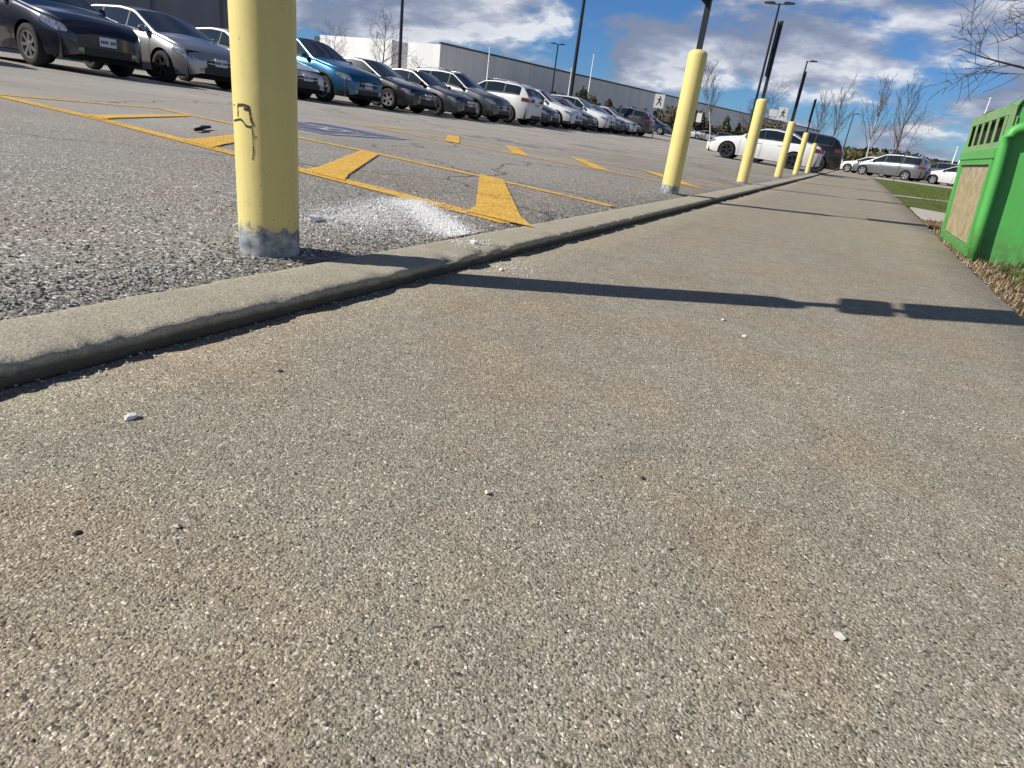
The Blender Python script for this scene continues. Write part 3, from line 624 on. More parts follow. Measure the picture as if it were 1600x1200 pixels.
def car(style, label, c, x_, y_, rz=0, metal=.35, rim='alloy', clad=False, rails=False, name='parked_car', cat='car', group=None, z_=None, detail=True, grille=True):
    S = STY[style]; L, W0, Rr = S['L'], S['W'], S['R']; hl = L/2
    if z_ is None: z_ = lot_z(x_, y_)+.004
    t_ = thing(name, label, cat, (x_, y_, z_), rz, group)
    # lot slope under the car
    s1 = (lot_z(x_+1, y_)-lot_z(x_-1, y_))/2 if x_ < -2 else 0
    if s1: t_.rotation_euler = (0, -s1*math.cos(rz), rz)
    tx, tz = [a for a, _ in S['top']], [b for _, b in S['top']]; bx, bz = [a for a, _ in S['belt']], [b for _, b in S['belt']]
    crown = .055; sill = .20 if style in ('sedan', 'hatch') else .24; axl = S['ax']; Ra = Rr+.055
    def ztop(x): return (interp(tx, tz, x-.07)+interp(tx, tz, x-.03)+interp(tx, tz, x+.03)+interp(tx, tz, x+.07))/4
    def W(x):
        a = hl-.80; u = max(0, (abs(x)-a)/.80); return W0*(1-.30*u**2.4)
    def zlow(x):
        e = max(0, (abs(x)-(hl-.45))/.45); v = sill+.06*e
        for xa in axl:
            dx = abs(x-xa)
            if dx < Ra: v = max(v, Rr+math.sqrt(Ra*Ra-dx*dx))
        return v
    def ze(x): return ztop(x)-crown
    def zb(x): return min(interp(bx, bz, x), ze(x))
    def yside(x, z):
        b_ = zb(x); Wx = W(x)
        u = clamp((z-sill)/(b_-sill), 0, 1)
        g = 1-.06*((.6-u)/.6)**2 if u < .6 else 1-.055*((u-.6)/.4)**2
        if z <= b_: return Wx*g
        d_ = z-b_; return Wx*.945-.035*min(1, d_/.035)-.40*max(0, d_-.02)
    xs = set(frange(-hl, hl, 44))
    for xa in axl:
        for k in range(13): xs.add(xa+Ra*math.cos(math.pi*k/12))
        xs.add(xa+Ra+.002); xs.add(xa-Ra-.002)
    for e in (.012, .03, .06, .1, .15): xs.add(hl-e); xs.add(-hl+e)
    xs = sorted(xs)
    def half(x):
        e = hl-abs(x); sq = 1-.16*(1-clamp(e/.10, 0, 1))**2.2
        l_, b_, e_ = zlow(x), zb(x), ze(x); l_ = min(l_, b_-.02); pts_ = []
        for k in range(8): z = lerp(l_, b_, k/7); pts_.append((yside(x, z), z))
        for k in range(1, 6): z = lerp(b_, e_, k/5) if e_-b_ > .01 else b_+.001*k; pts_.append((yside(x, z) if e_-b_ > .01 else yside(x, b_)-.012*k, z))
        ye, zt = pts_[-1]
        for k in range(1, 7): y = ye*(1-k/6); pts_.append((y, zt+crown*(1-(y/ye)**2)))
        zm = .5
        return [(y*(1-(1-sq)*.9), zm+(z-zm)*sq) for y, z in pts_]
    rows = []
    for x in xs:
        h = half(x); rows.append([(x, -y, z) for y, z in h] + [(x, y, z) for y, z in reversed(h[:-1])])
    m_ = MB(); m_.grid(rows, True); n = len(rows[0])
    m_.add(rows[0], [tuple(range(n))]); m_.add(rows[-1], [tuple(reversed(range(n)))])
    pm = paint(c, metal); body = m_.build('body', pm, t_, sharp=38)
    m_ = MB(); m_.box(-hl+.15, hl-.15, -W0+.16, W0-.16, sill-.02, .72); m_.build('underbody', M_UNDER, t_)
    def strip(xl, lo, hi, side, off, nz=4):
        s_ = MB(); s_.grid([[(x, side*(yside(x, lerp(lo(x), hi(x), k/nz))+off), lerp(lo(x), hi(x), k/nz)) for k in range(nz+1)] for x in xl], True); return s_
    def roof_strip(x0, x1, fr, off):
        s_ = MB(); rr = []
        for x in frange(x0, x1, 8):
            e_ = ze(x); ye = yside(x, e_)*fr
            rr.append([(x, ye*k/5, e_+crown*(1-(fr*k/5)**2)+off) for k in range(-5, 6)])
        s_.grid(rr, True); return s_
    roof_strip(S['ws'][0], S['ws'][1], .93, .007).build('windshield', M_GLASS, t_)
    roof_strip(S['rw'][0], S['rw'][1], .90, .007).build('rear_window', M_GLASS, t_)
    for sd_ in (-1, 1):
        for (a, b_) in S['win']:
            def hi(x): return max(ze(x)-.045, zb(x)+.031)
            strip(frange(a, b_, 8), lambda x: zb(x)+.03, hi, sd_, .007).build('side_window', M_GLASS, t_)
        if detail:
            # black surround joining the panes
            a, b_ = S['win'][0][0]+.03, S['win'][-1][1]-.03
            strip(frange(a, b_, 20), lambda x: zb(x)+.018, lambda x: max(ze(x)-.03, zb(x)+.02), sd_, .004).build('window_surround', M_BLACK, t_)
            for xj in (S['win'][0][0]+.12, (S['win'][0][1]+S['win'][1][0])/2, S['win'][1][1]-.05):
                strip([xj-.006, xj+.006], lambda x: max(sill+.05, zlow(x)+.01), lambda x: zb(x)-.005, sd_, .003).build('door_seam', M_UNDER, t_)
            for xj in (S['win'][0][1]+.14, S['win'][1][1]+.16):
                yy = yside(xj, zb(xj)-.12); h_ = MB(); h_.box(xj-.09, xj+.09, min(sd_*yy, sd_*(yy+.03)), max(sd_*yy, sd_*(yy+.03)), zb(xj)-.135, zb(xj)-.105); h_.build('door_handle', pm, t_)
        # mirrors
        xm = S['win'][0][0]-.05; ym = yside(xm, zb(xm)+.05); s_ = MB(); cz = zb(xm)+.09
        rr = []
        for k in range(7):
            u = k/6; r0 = .09*math.sqrt(max(.02, 1-(2*u-1)**2)); rr.append([(xm+r0*.75*math.cos(a)+.02, sd_*(ym+.02+.20*u), cz+r0*.85*math.sin(a)) for a in [2*math.pi*j/10 for j in range(11)]])
        s_.grid(rr, True); s_.build('side_mirror', pm if style != 'sedan' or c[0] > .3 else M_BLACK, t_)
        # lamps wrap round the corners
        zh = interp(bx, bz, hl)-.02
        strip(frange(hl-.48, hl-.06, 8), lambda x: lerp(zh+.03, zh-.10, clamp((x-hl+.48)/.3, 0, 1)), lambda x: min(zb(x)-.015, zh+.07), sd_, .008).build('headlight', M_HEAD, t_)
        zt = interp(bx, bz, -hl)
        strip(frange(-hl+.40, -hl+.05, 7), lambda x: zt-.16, lambda x: min(zb(x)-.02, zt+.02), sd_, .008).build('tail_light', M_TAIL, t_)
        if clad:
            strip([x for x in xs if abs(x) < hl-.10], lambda x: zlow(x)+.001, lambda x: max(zlow(x)+.055, sill+.13), sd_, .006, 2).build('sill_cladding', M_BLACK, t_)
        if rails:
            s_ = MB(); pth = [(x, sd_*(yside(x, ze(x))-.03), ze(x)+.055+(.0 if i in (0, 8) else .03)) for i, x in enumerate(frange(S['ws'][1]-.25, S['rw'][0]+.2, 8))]; s_.tube(pth, .02, 6); s_.build('roof_rail', M_CHROME, t_)
        for xa in axl:
            me, mr, mk = wheel_mesh(Rr, rim)
            wl = link('wheel', me, None, t_, (xa, sd_*(W0-.115), Rr), 0 if sd_ > 0 else math.pi)
            link('rim', mr, None, wl); link('brake', mk, None, wl)
    # front and rear faces
    cw = W(hl)*.90
    def face(name_, y0, y1, z0, z1, sx, mat, th=.012, bulge=.0):
        s_ = MB(); s_.box(min(sx*(hl-.02), sx*(hl+th)), max(sx*(hl-.02), sx*(hl+th)), y0, y1, z0, z1); return s_.build(name_, mat, t_)
    zg = interp(bx, bz, hl)
    if grille: face('grille', -cw*.62, cw*.62, zg-.24, zg-.09, 1, M_BLACK)
    face('air_intake', -cw*.74, cw*.74, sill+.09, sill+.22, 1, M_BLACK)
    if detail:
        if grille: face('grille_bar', -cw*.60, cw*.60, zg-.155, zg-.14, 1, M_CHROME, .018)
        s_ = MB(); s_.add([(hl+.02, .055*math.cos(a), zg-.148+.04*math.sin(a)) for a in [R(k*24) for k in range(15)]], [tuple(range(15))]); s_.build('emblem', M_CHROME, t_)
        for sd_ in (-1, 1): face('fog_light', sd_*cw*.86-.05, sd_*cw*.86+.05, sill+.13, sill+.20, 1, M_HEAD)
    for sx, zp in ((1, sill+.27), (-1, .78 if style != 'sedan' else .72)):
        pl = face('license_plate', -.155, .155, zp, zp+.155, sx, M_PLATE, .024)
        if detail:
            for ks in ((0, 1, 2, 3), (5, 6, 7)):
                s_ = MB()
                for k in ks: s_.box(min(sx*(hl+.0245), sx*(hl+.026)), max(sx*(hl+.0245), sx*(hl+.026)), -.140+k*.036, -.112+k*.036, zp+.05, zp+.10)
                s_.build('plate_characters', M_PLATEINK, pl)
    face('rear_bumper_insert', -cw*.8, cw*.8, sill+.07, sill+.20, -1, M_BLACK)
    for sd_ in (-1, 1): face('tail_light', sd_*cw*.78-.14, sd_*cw*.78+.14, interp(bx, bz, -hl)-.15, interp(bx, bz, -hl)-.03, -1, M_TAIL)
    return t_

G = 'cars parked in the long row across the lot'
DARKB = (.010, .016, .034); SILV = (.42, .43, .44); WHITE = (.74, .74, .73)
XR = -15.36
car('sedan', 'black car at the far left edge, mostly cut off by the frame', (.008, .009, .011), XR, 5.2, .02, group=G, rim='dark')
car('suv', 'dark navy crossover at far left with white licence plate low on its bumper', DARKB, XR, 8.3, .0, metal=.5, group=G, rim='multi', grille=False)
car('hatch', 'silver hatchback between the navy crossover and the nearest bollard', SILV, XR, 10.95, -.01, metal=.7, group=G, rim='dark')
car('sedan', 'white car peeking out between the silver hatchback and the nearest bollard', WHITE, XR-.1, 13.5, 0, 0, group=G)
car('suv', 'bright teal blue crossover just right of the nearest bollard', (.008, .115, .235), XR, 15.95, -.02, metal=.5, clad=True, group=G, rim='multi')
car('sedan', 'near black coupe beside the teal crossover', (.030, .028, .027), XR, 18.8, .01, metal=.6, group=G)
car('sedan', 'dark grey sedan right of the near black coupe', (.085, .085, .09), XR-.05, 21.65, 0, metal=.6, rim='dark', group=G)
car('suv', 'dark grey crossover with silver roof rails behind the grey sedan', (.10, .105, .11), XR+.05, 24.3, 0, metal=.6, clad=True, rails=True, group=G)
car('suv', 'white crossover parked nose in, showing its red tail light', WHITE, XR+.1, 27.2, math.pi, 0, rails=True, group=G, rim='dark')
car('hatch', 'dark grey hatchback just right of the nose in white crossover', (.06, .062, .068), XR, 29.9, 0, metal=.5, group=G)
car('suv', 'white crossover with black lower trim in front of the tall dark lamp post', WHITE, XR, 32.5, .01, 0, clad=True, group=G)
car('hatch', 'black hatchback squeezed right of the black trimmed white crossover', (.012, .012, .014), XR, 35.2, 0, group=G)
car('suv', 'plain white crossover near the far end of the row', WHITE, XR, 37.9, 0, 0, group=G)
car('sedan', 'dark blue grey sedan near the far end of the row', (.05, .06, .08), XR, 40.5, 0, group=G)
car('sedan', 'pale silver sedan beside the plum crossover ending the row', (.62, .63, .64), XR, 43.1, 0, metal=.4, group=G)
car('suv', 'dark plum crossover closing the row under the white walking sign', (.050, .040, .052), XR+.2, 45.7, math.pi, metal=.5, rails=True, group=G)
car('hatch', 'dark blue car alone behind the end of the row', (.015, .03, .06), -17.5, 60.5, .1, detail=False)
GF = 'cars parked far off beyond the end of the row'
for i, (px_, py_, st, c, lb) in enumerate(((-25.5, 100, 'sedan', (.03, .03, .035), 'leftmost of the tiny far cars, black, beyond the second bollard'), (-22.8, 101, 'hatch', WHITE, 'tiny far white hatchback next to the leftmost far car'), (-20.0, 102, 'sedan', SILV, 'tiny far silver sedan in the middle of the far cars'),
                                     (-17.2, 103, 'suv', (.05, .05, .06), 'tiny far dark crossover left of the white sedan nose'), (-14.0, 104, 'sedan', WHITE, 'rightmost of the tiny far cars, white, over the bonnet of the white sedan'))):
    car(st, lb, c, px_, py_, .25, 0, detail=False, group=GF)
car('sedan', 'white sedan parked across the lot behind the row of small bollards', (.78, .78, .77), -3.55, 30.6, math.pi, 0, rim='dark')
car('suv', 'black crossover parked close beside the white sedan, at the lot end of the sidewalk', (.012, .012, .015), -2.75, 33.6, math.pi, .3, rim='dark')
GZ = -.03
def az(px_dir, D): return (px_dir[0]*D, px_dir[1]*D)
car('minivan', 'silver minivan parked beyond the grass in the far right lot', (.19, .20, .22), 2.65, 57.8, math.pi-.35, metal=.5, z_=GZ, group='cars in the lot beyond the grass')
car('sedan', 'white car half hidden behind the front of the silver minivan', WHITE, 1.35, 61.5, math.pi-.35, 0, z_=GZ, group='cars in the lot beyond the grass')
car('hatch', 'white hatchback right of the minivan, partly behind the green bin', WHITE, 7.0, 57.2, math.pi-.3, 0, z_=GZ, group='cars in the lot beyond the grass')
car('suv', 'black crossover with a white roof line between minivan and white hatchback', (.015, .015, .018), 6.2, 62.5, math.pi-.3, 0, z_=GZ, group='cars in the lot beyond the grass')

# ------------------------------------------------------------------ lamp posts, signs, poles
def lamp_post(x_, y_, h, label, arms=1, r0=.09, ang=0):
    z_ = lot_z(x_, y_) if x_ < -1.3 else -.05
    t_ = thing('lamp_post', label, 'lamp post', (x_, y_, z_), ang, 'dark lamp posts in the lot')
    m_ = MB(); m_.lathe([(.24, -.1), (.24, .55), (.22, .58), (.0005, .58)], 20); m_.build('base', M_PATH, t_, sharp=40)
    m_ = MB(); m_.lathe([(r0*1.7, .58), (r0*1.7, .62), (r0, .63), (r0*.72, h)], 12); m_.build('pole', M_POST, t_, sharp=40)
    for s_ in ((-1, 1) if arms == 2 else (1,)):
        m_ = MB(); m_.tube([(0, 0, h-.08), (s_*.3, 0, h-.02)], .03, 8); m_.build('arm', M_POST, t_)
        m_ = MB(); m_.prism([(s_*.28, h-.06), (s_*.9, h-.02), (s_*.9, h+.04), (s_*.4, h+.08), (s_*.28, h+.05)], 'y', -.16, .16); m_.build('lamp_head', M_POST, t_)
    return t_
lamp_post(-23.0, 30.5, 11.5, 'dark lamp post rising in front of the white warehouse wall')
lamp_post(-17.8, 42.3, 10, 'thick dark lamp post leaning over the white crossovers, its head out of frame', r0=.13)
lamp_post(-36.3, 80, 8.6, 'short dark lamp post in front of the long grey wall', 2, ang=.5, r0=.11)
lamp_post(-6.7, 47.0, 8.9, 'lamp post with two level arms right of the second bollard', 2, ang=.0)
lamp_post(-6.3, 70.0, 8.6, 'slim lamp post between the sign posts of third and fourth bollard', 1, ang=.2)
lamp_post(-1.9, 118, 8.0, 'faint far lamp post among the bare trees', 1, ang=.2)

def walk_sign(x_, y_, label, z0, s_=.34, extra=False):
    gz = lot_z(x_, y_); t_ = thing('road_sign', label, 'sign', (x_, y_, gz), .30)
    m_ = MB(); m_.box(-.03, .03, .02, .08, 0, z0+2.2*s_); m_.build('post', M_POST, t_)
    m_ = MB(); m_.box(-s_, s_, -.012, .016, z0, z0+2.6*s_); pl = m_.build('panel', M_SIGN, t_)
    f_ = MB(); yq = -.016; cz = z0+1.3*s_; k = s_
    def bar(a, b_, wd):
        a, b_ = Vector(a), Vector(b_); n = (b_-a).normalized(); n = Vector((-n.y, n.x))*wd*k
        f_.add([((a+0*n).x*k+n.x, yq, cz+a.y*k+n.y), (a.x*k-n.x, yq, cz+a.y*k-n.y), (b_.x*k-n.x, yq, cz+b_.y*k-n.y), (b_.x*k+n.x, yq, cz+b_.y*k+n.y)], [(0, 1, 2, 3)])
    f_.add([(.12*k+.15*k*math.cos(a), yq, cz+.78*k+.15*k*math.sin(a)) for a in [R(i*30) for i in range(12)]], [tuple(range(12))])
    bar((.1, .6), (-.02, -.05), .15); bar((0, -.05), (.42, -.45), .11); bar((.42, -.45), (.38, -.8), .09); bar((-.02, -.05), (-.25, -.5), .11); bar((-.25, -.5), (-.55, -.75), .09); bar((.1, .5), (.5, .15), .08); bar((.06, .5), (-.4, .2), .08)
    f_.build('walking_figure', M_INK, pl)
    if extra:
        m_ = MB(); m_.box(-2.9*s_, -1.15*s_, -.012, .016, z0+.6*s_, z0+2.0*s_); m_.build('side_panel', M_SIGN, t_)
    return t_
walk_sign(-13.05, 46.9, 'white sign with black walking figure above the plum crossover', 1.95+.0)
walk_sign(-5.65, 54.7, 'white sign with black walking figure above the white sedan roof', 2.75, extra=True)
m_ = MB(); t_ = thing('notice_sign', 'tiny blank white notice far off between second bollard and trees', 'sign', (-21.5, 100, lot_z(-21.5, 100)), .2)
m_.box(-.04, .04, .0, .06, 0, 3.2); m_.build('post', M_POST, t_); m_ = MB(); m_.box(-.35, .35, -.03, 0, 2.3, 3.5); m_.build('panel', M_SIGN, t_)
M_WPOLE = plain('white_pole_paint', (.78, .78, .78), .4)
def white_pole(x_, y_, h, label, r0=.09):
    z_ = lot_z(x_, y_) if x_ < -1.3 else -.05
    t_ = thing('flagpole', label, 'pole', (x_, y_, z_), 0, 'white poles in the distance')
    m_ = MB(); m_.lathe([(r0*1.6, 0), (r0*1.6, .2), (r0, .22), (r0*.7, h)], 10); m_.build('pole', M_WPOLE, t_)
    m_ = MB(); m_.lathe([(.0005, h-.02), (r0*1.5, h+.05), (r0*1.5, h+.12), (.0005, h+.2)], 10); m_.build('finial', M_WPOLE, t_)
for dx, dy, D, h, lb in ((-.498, .867, 78, 7.2, 'white pole against the grey wall, farthest left of the three'), (-.391, .920, 92, 7.4, 'shorter white pole in the middle, beside the thick lamp post'), (-.365, .931, 92, 9.3, 'white pole right of the thick lamp post, above the brown shrubs')):
    white_pole(dx*D, dy*D, h-lot_z(dx*D, dy*D)+.4, lb, .085)
white_pole(11.6, 92, 9.2, 'tall white flagpole beside the green bin', .09); white_pole(10.6, 95, 4.0, 'left one of two short white poles near the green bin', .1); white_pole(11.5, 97, 4.4, 'right one of two short white poles near the green bin', .1)

# ------------------------------------------------------------------ buildings
def wall_mat(name, c, seam=3.0):
    m, q, b = new_mat(name); p = opos(q); x_, y_, z_ = q.sep(p)
    n = q.noise(q.comb(q.math('MULTIPLY', x_, .6), q.math('MULTIPLY', y_, .6), q.math('MULTIPLY', z_, .12)), 1, 5, .6)
    f = q.mapr(n, .3, .7, .88, 1.08); s_ = q.vmath('SCALE', c); q.put(s_.node.inputs['Scale'], f)
    setb(q, b, base=s_, rough=.7, spec=.25); return m
def building():
    A = Vector((-50.37, 74.59)); B = Vector((-71.2, 75.8)); C = Vector((-27.8, 150.0))
    gz = 0.6; top = 8.55
    t_ = thing('warehouse', 'long low warehouse with white end wall and grey side wall in shade', 'building', (A.x, A.y, gz))
    WM = wall_mat('white_metal_cladding', (.80, .80, .79)); GM = wall_mat('grey_precast_panels', (.82, .80, .75)); DM = wall_mat('dark_block', (.07, .075, .085))
    b_ = B-A; c_ = C-A; h = top-gz; ub = b_.normalized(); uc = c_.normalized()
    def P(s_, t2, z): q_ = ub*s_+uc*t2; return (q_.x, q_.y, z)
    def blk(s0, s1, t0, t1, z0, z1, name, mat, par=t_):
        m_ = MB(); m_.add([P(s0, t0, z0), P(s1, t0, z0), P(s1, t1, z0), P(s0, t1, z0), P(s0, t0, z1), P(s1, t0, z1), P(s1, t1, z1), P(s0, t1, z1)],
            [(0, 3, 2, 1), (4, 5, 6, 7), (0, 1, 5, 4), (1, 2, 6, 5), (2, 3, 7, 6), (3, 0, 4, 7)]); return m_.build(name, mat, par)
    LB, LC = b_.length, c_.length+60
    w1 = blk(.0, 5.2, .3, 12, -1, h-.05, 'end_wall', WM); blk(7.6, LB, .0, 12, -1, h+.05, 'end_wall', WM)
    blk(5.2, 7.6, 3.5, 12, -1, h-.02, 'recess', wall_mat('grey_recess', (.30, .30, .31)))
    blk(-.06, .0, .3, LC, -1, h, 'side_wall', GM); blk(.0, LB, 12, LC, -1, h-.15, 'main_block', GM)
    blk(-.16, .10, .25, LC, h, h+.22, 'roof_edge', plain('dark_flashing', (.06, .065, .07), .5))
    blk(LB+.02, LB+3.6, 2, 20, -1, h+.1, 'left_block', DM)  # plain dark block at the left end of the white wall
    gl = plain('dark_window_glass', (.016, .018, .022), .6, spec=.1)
    k = 9.0
    i = 0
    while k < LC-4:
        blk(-.11, -.06, k, k+1.05, h-4.9, h-2.9, 'window', gl); k += 7.2; i += 1
    k = 3.0
    while k < LC-1:
        blk(-.075, -.06, k, k+.10, -1, h-.01, 'panel_joint', plain('joint_grey', (.72, .70, .66), .8)); k += 7.2
    return t_
building()
def taupe():
    t_ = thing('warehouse', 'tall taupe panelled building behind the navy crossover and silver hatchback', 'building', (-48, 28, .5))
    TM = wall_mat('taupe_panels', (.30, .28, .28)); m_ = MB()
    m_.box(-30, 0, -50, 17, -1, 14); m_.build('wall', TM, t_)
    m_ = MB(); m_.box(-30.2, .25, -50.2, 17.2, 14, 14.5); m_.build('roof_edge', plain('dark_flashing', (.06, .065, .07), .5), t_)
    for y_ in range(-48, 17, 6):
        m_ = MB(); m_.box(0, .08, y_, y_+.25, -1, 14); m_.build('panel_joint', plain('taupe_joint', (.20, .18, .18), .8), t_)
    for y_ in range(-45, 15, 12):
        m_ = MB(); m_.box(.0, .06, y_, y_+3.2, 0, 3.6); m_.build('dock_door', plain('dock_grey', (.17, .17, .18), .6), t_)
taupe()

# ------------------------------------------------------------------ trees
M_BARK = plain('grey_brown_bark', (.115, .092, .075), .9, scale=3); M_PALE = plain('pale_birch_bark', (.46, .44, .40), .85, scale=3, var=.3); M_TWIG = plain('twig_bark', (.085, .068, .062), .9, scale=3)
def tree(x_, y_, h, label, seed, spread=.45, pale=False, rmin=.012, levels=4, z_=None, trunks=1, first=.28, group='bare trees in the distance', r0=None, nb=(7, 6, 5), droop=0, up=.35, limbs=(), wig=.09):
    r_ = random.Random(seed)
    if z_ is None: z_ = lot_z(x_, y_) if x_ < -1.3 else -.06
    t_ = thing('bare_tree', label, 'tree', (x_, y_, z_), r_.random()*6, group)
    T, Cr = MB(), MB()
    def limb(p, d, ln, r, lev, mbx, n):
        pts_ = [p]; rad = [r]; k = 6 if lev < 2 else 4; dd = d.copy()
        for i in range(k):
            dd = (dd + Vector((r_.gauss(0, wig), r_.gauss(0, wig), r_.gauss(0, wig*.7)+.05*up-droop*.06*lev))).normalized()
            pts_.append(pts_[-1]+dd*(ln/k)); rad.append(max(rmin*.6, r*(1-.78*(i+1)/k)))
        mbx.tube(pts_, rad, n, cap=False); return pts_, rad
    def grow(p, d, ln, r, lev):
        mbx = T if lev == 0 else Cr
        pts_, rad = limb(p, d, ln, r, lev, mbx, 8 if lev == 0 else (5 if lev == 1 else 3))
        if lev >= levels-1: return
        nn = nb[min(lev, len(nb)-1)]*(2 if lev == 0 else 1)
        for i in range(nn):
            f = lerp(first if lev == 0 else .2, .98, (i+r_.random())/nn); k = f*(len(pts_)-1); a = int(k); b_ = min(a+1, len(pts_)-1)
            q_ = pts_[a].lerp(pts_[b_], k-a); dr = (pts_[b_]-pts_[a]).normalized() if b_ > a else d
            az_ = r_.random()*6.283 if lev else i*2.4+r_.random(); per = dr.orthogonal().normalized(); per.rotate(Matrix.Rotation(az_, 3, dr))
            nd = (dr*(1-spread)+per*(spread+.25)+Vector((0, 0, up*.4))).normalized()
            l2 = ln*lerp(.52, .26, f)*r_.uniform(.75, 1.2)*(1.0 if lev == 0 else 1.15); grow(q_, nd, l2, max(rmin, lerp(rad[a], rad[b_], k-a)*.55), lev+1)
    for k in range(trunks):
        a = k*2.1; grow(Vector((.25*math.cos(a)*(trunks > 1), .25*math.sin(a)*(trunks > 1), -.1)), Vector((.10*math.cos(a)*(trunks > 1), .10*math.sin(a)*(trunks > 1), 1)), h*r_.uniform(.9, 1), r0 or h*.013, 0)
    for zl, dv, ln, rr in limbs: grow(Vector((0, 0, zl)), Vector(dv).normalized(), ln, rr, 1)
    if limbs: t_.rotation_euler.z = 0
    T.build('trunk', M_PALE if pale else M_BARK, t_, fix=False); Cr.build('crown', M_TWIG, t_, fix=False); return t_
def az2(a, D): return a[0]*D, a[1]*D
for (dx, dy), D, h, lb, sd_, kw in (
    ((-.189, .982), 70, 7.6, 'bare tree with pale trunk right of the second bollard', 3, dict(pale=True, first=.3, up=.9, spread=.25)),
    ((-.052, .999), 78, 7.0, 'thin bare tree showing over the black crossover roof', 5, dict(up=.9, spread=.28)),
    ((-.030, .999), 82, 8.2, 'bare upright tree just right of the black crossover', 6, dict(up=.9, spread=.25)),
    ((.014, 1.0), 74, 8.8, 'bare birch with a pale trunk above the silver minivan front', 7, dict(pale=True, up=1.0, spread=.24, first=.25)),
    ((.050, .999), 70, 8.2, 'bare tree above the silver minivan, between birch and green bin', 8, dict(up=1.0, spread=.26, first=.2)),
    ((-.666, .746), 78, 6.6, 'small bare tree before the left part of the white wall', 9, dict()),
    ((-.627, .779), 66, 7.6, 'taller bare tree before the middle of the white wall', 10, dict()),
    ((-.583, .812), 80, 4.6, 'low bare tree before the narrow right white wall', 12, dict()),
    ((-.12, .993), 95, 9.0, 'faint bare tree behind the third bollard', 14, dict()),
    ((-.14, .990), 90, 7.0, 'low bare tree between second and third bollard', 15, dict(trunks=2))):
    x_, y_ = az2((dx, dy), D); tree(x_, y_, h*.9, lb, sd_, rmin=.010, **kw)
tree(2.05, 38.0, 3.6, 'thin young sapling on the grass in front of the silver minivan', 21, rmin=.006, levels=3, z_=-.08, r0=.022, group=None, nb=(5, 4), wig=.14)
tree(4.9, 20.0, 9.0, 'large bare tree behind the green bin, branches reaching in at the top right corner', 33, spread=.55, rmin=.0095, levels=4, z_=-.06, r0=.17, first=.45, group=None, nb=(7, 12, 9, 5), droop=.0, up=.35, wig=.17,
     limbs=[(2.75, (-.93, .02, .30), 3.7, .050), (3.35, (-.9, -.25, .42), 3.4, .045), (3.75, (-.88, .25, .50), 3.3, .045), (3.1, (-.7, .6, .4), 3.2, .045), (3.6, (-.7, -.5, .6), 3.0, .04), (3.0, (.8, .3, .5), 3.4, .05), (2.7, (.4, -.8, .5), 3.2, .05)])

# leafy shrubs and conifers
def leaf_mat(name, a, b_):
    m, q, b = new_mat(name); g = q.new('ShaderNodeNewGeometry'); setb(q, b, base=q.ramp(g.outputs['Random Per Island'], [(0, a), (1, b_)]), rough=.75, spec=.2); return m
M_CON = leaf_mat('conifer_needles', (.018, .030, .014), (.060, .070, .032)); M_OLC = leaf_mat('olive_needles', (.045, .045, .02), (.11, .10, .045)); M_BRN = leaf_mat('winter_shrub_twigs', (.07, .055, .035), (.17, .135, .08)); M_OLV = leaf_mat('dry_brush', (.07, .07, .025), (.17, .155, .06))
def foliage(n, shape, size, seed):
    r_ = random.Random(seed); m_ = MB()
    for _ in range(n):
        p = shape(r_); s_ = size*r_.uniform(.5, 1.4)
        a = Vector((r_.gauss(0, 1), r_.gauss(0, 1), r_.gauss(0, 1)+.6)).normalized(); b_ = a.orthogonal().normalized(); b_.rotate(Matrix.Rotation(r_.random()*6.28, 3, a)); c_ = a.cross(b_)*.45
        p = Vector(p); m_.add([p-b_*s_, p+c_*s_, p+b_*s_, p-c_*s_], [(0, 1, 2, 3)])
    return m_
def cone(h, r0):
    def f(r_):
        z_ = h*(1-math.sqrt(r_.random()))*.98+.05; a = r_.random()*6.283; rr = r0*(1-z_/h)**.8*(.35+.65*math.sqrt(r_.random()))*(1+.25*math.sin(a*3+z_*4)); return (rr*math.cos(a), rr*math.sin(a), z_)
    return f
def blob(h, r0):
    def f(r_):
        a = r_.random()*6.283; z_ = h*r_.random()**.8; rr = r0*math.sqrt(r_.random())*math.sqrt(max(.05, 1-(z_/h)**2))*(1+.3*math.sin(3*a)); return (rr*math.cos(a), rr*math.sin(a), z_)
    return f
GS = 'conifers along the grey warehouse wall'
conifer_spots = [(-.405, 96, 3.6), (-.372, 92, 5.4), (-.356, 96, 4.6), (-.335, 100, 4.8), (-.318, 104, 4.0), (-.285, 108, 4.2), (-.262, 112, 4.0), (-.240, 108, 4.6), (-.222, 116, 4.0), (-.205, 110, 4.4), (-.172, 118, 5.2), (-.155, 112, 4.2), (-.125, 120, 4.6)]
lab = ['left end of the conifer line, small, beside the thick lamp post', 'tall dark conifer right of the thick lamp post', 'dark conifer under the right white pole', 'broad conifer right of the right white pole', 'conifer above the plain white crossover', 'conifer just left of the first walking sign',
       'conifer just right of the first walking sign', 'conifer close to the left side of the second bollard', 'conifer half hidden by the second bollard', 'conifer just right of the second bollard', 'tall conifer near the pale trunk tree', 'conifer left of the two armed lamp post', 'conifer at the right end of the line, behind the third bollard']
for i, ((dx, D, h), lb) in enumerate(zip(conifer_spots, lab)):
    dy = math.sqrt(1-dx*dx); x_, y_ = dx*D, dy*D; t_ = thing('conifer', lb, 'tree', (x_, y_, lot_z(x_, y_)), i*1.1, GS)
    h *= .72; foliage(1100, cone(h*1.2, h*.42), .22, 50+i).build('crown', (M_CON, M_BRN, M_OLC)[(i*2+1) % 3], t_, fix=False)
    m_ = MB(); m_.tube([(0, 0, -.1), (0, 0, h*.8)], [.12, .03], 6); m_.build('trunk', M_BARK, t_)
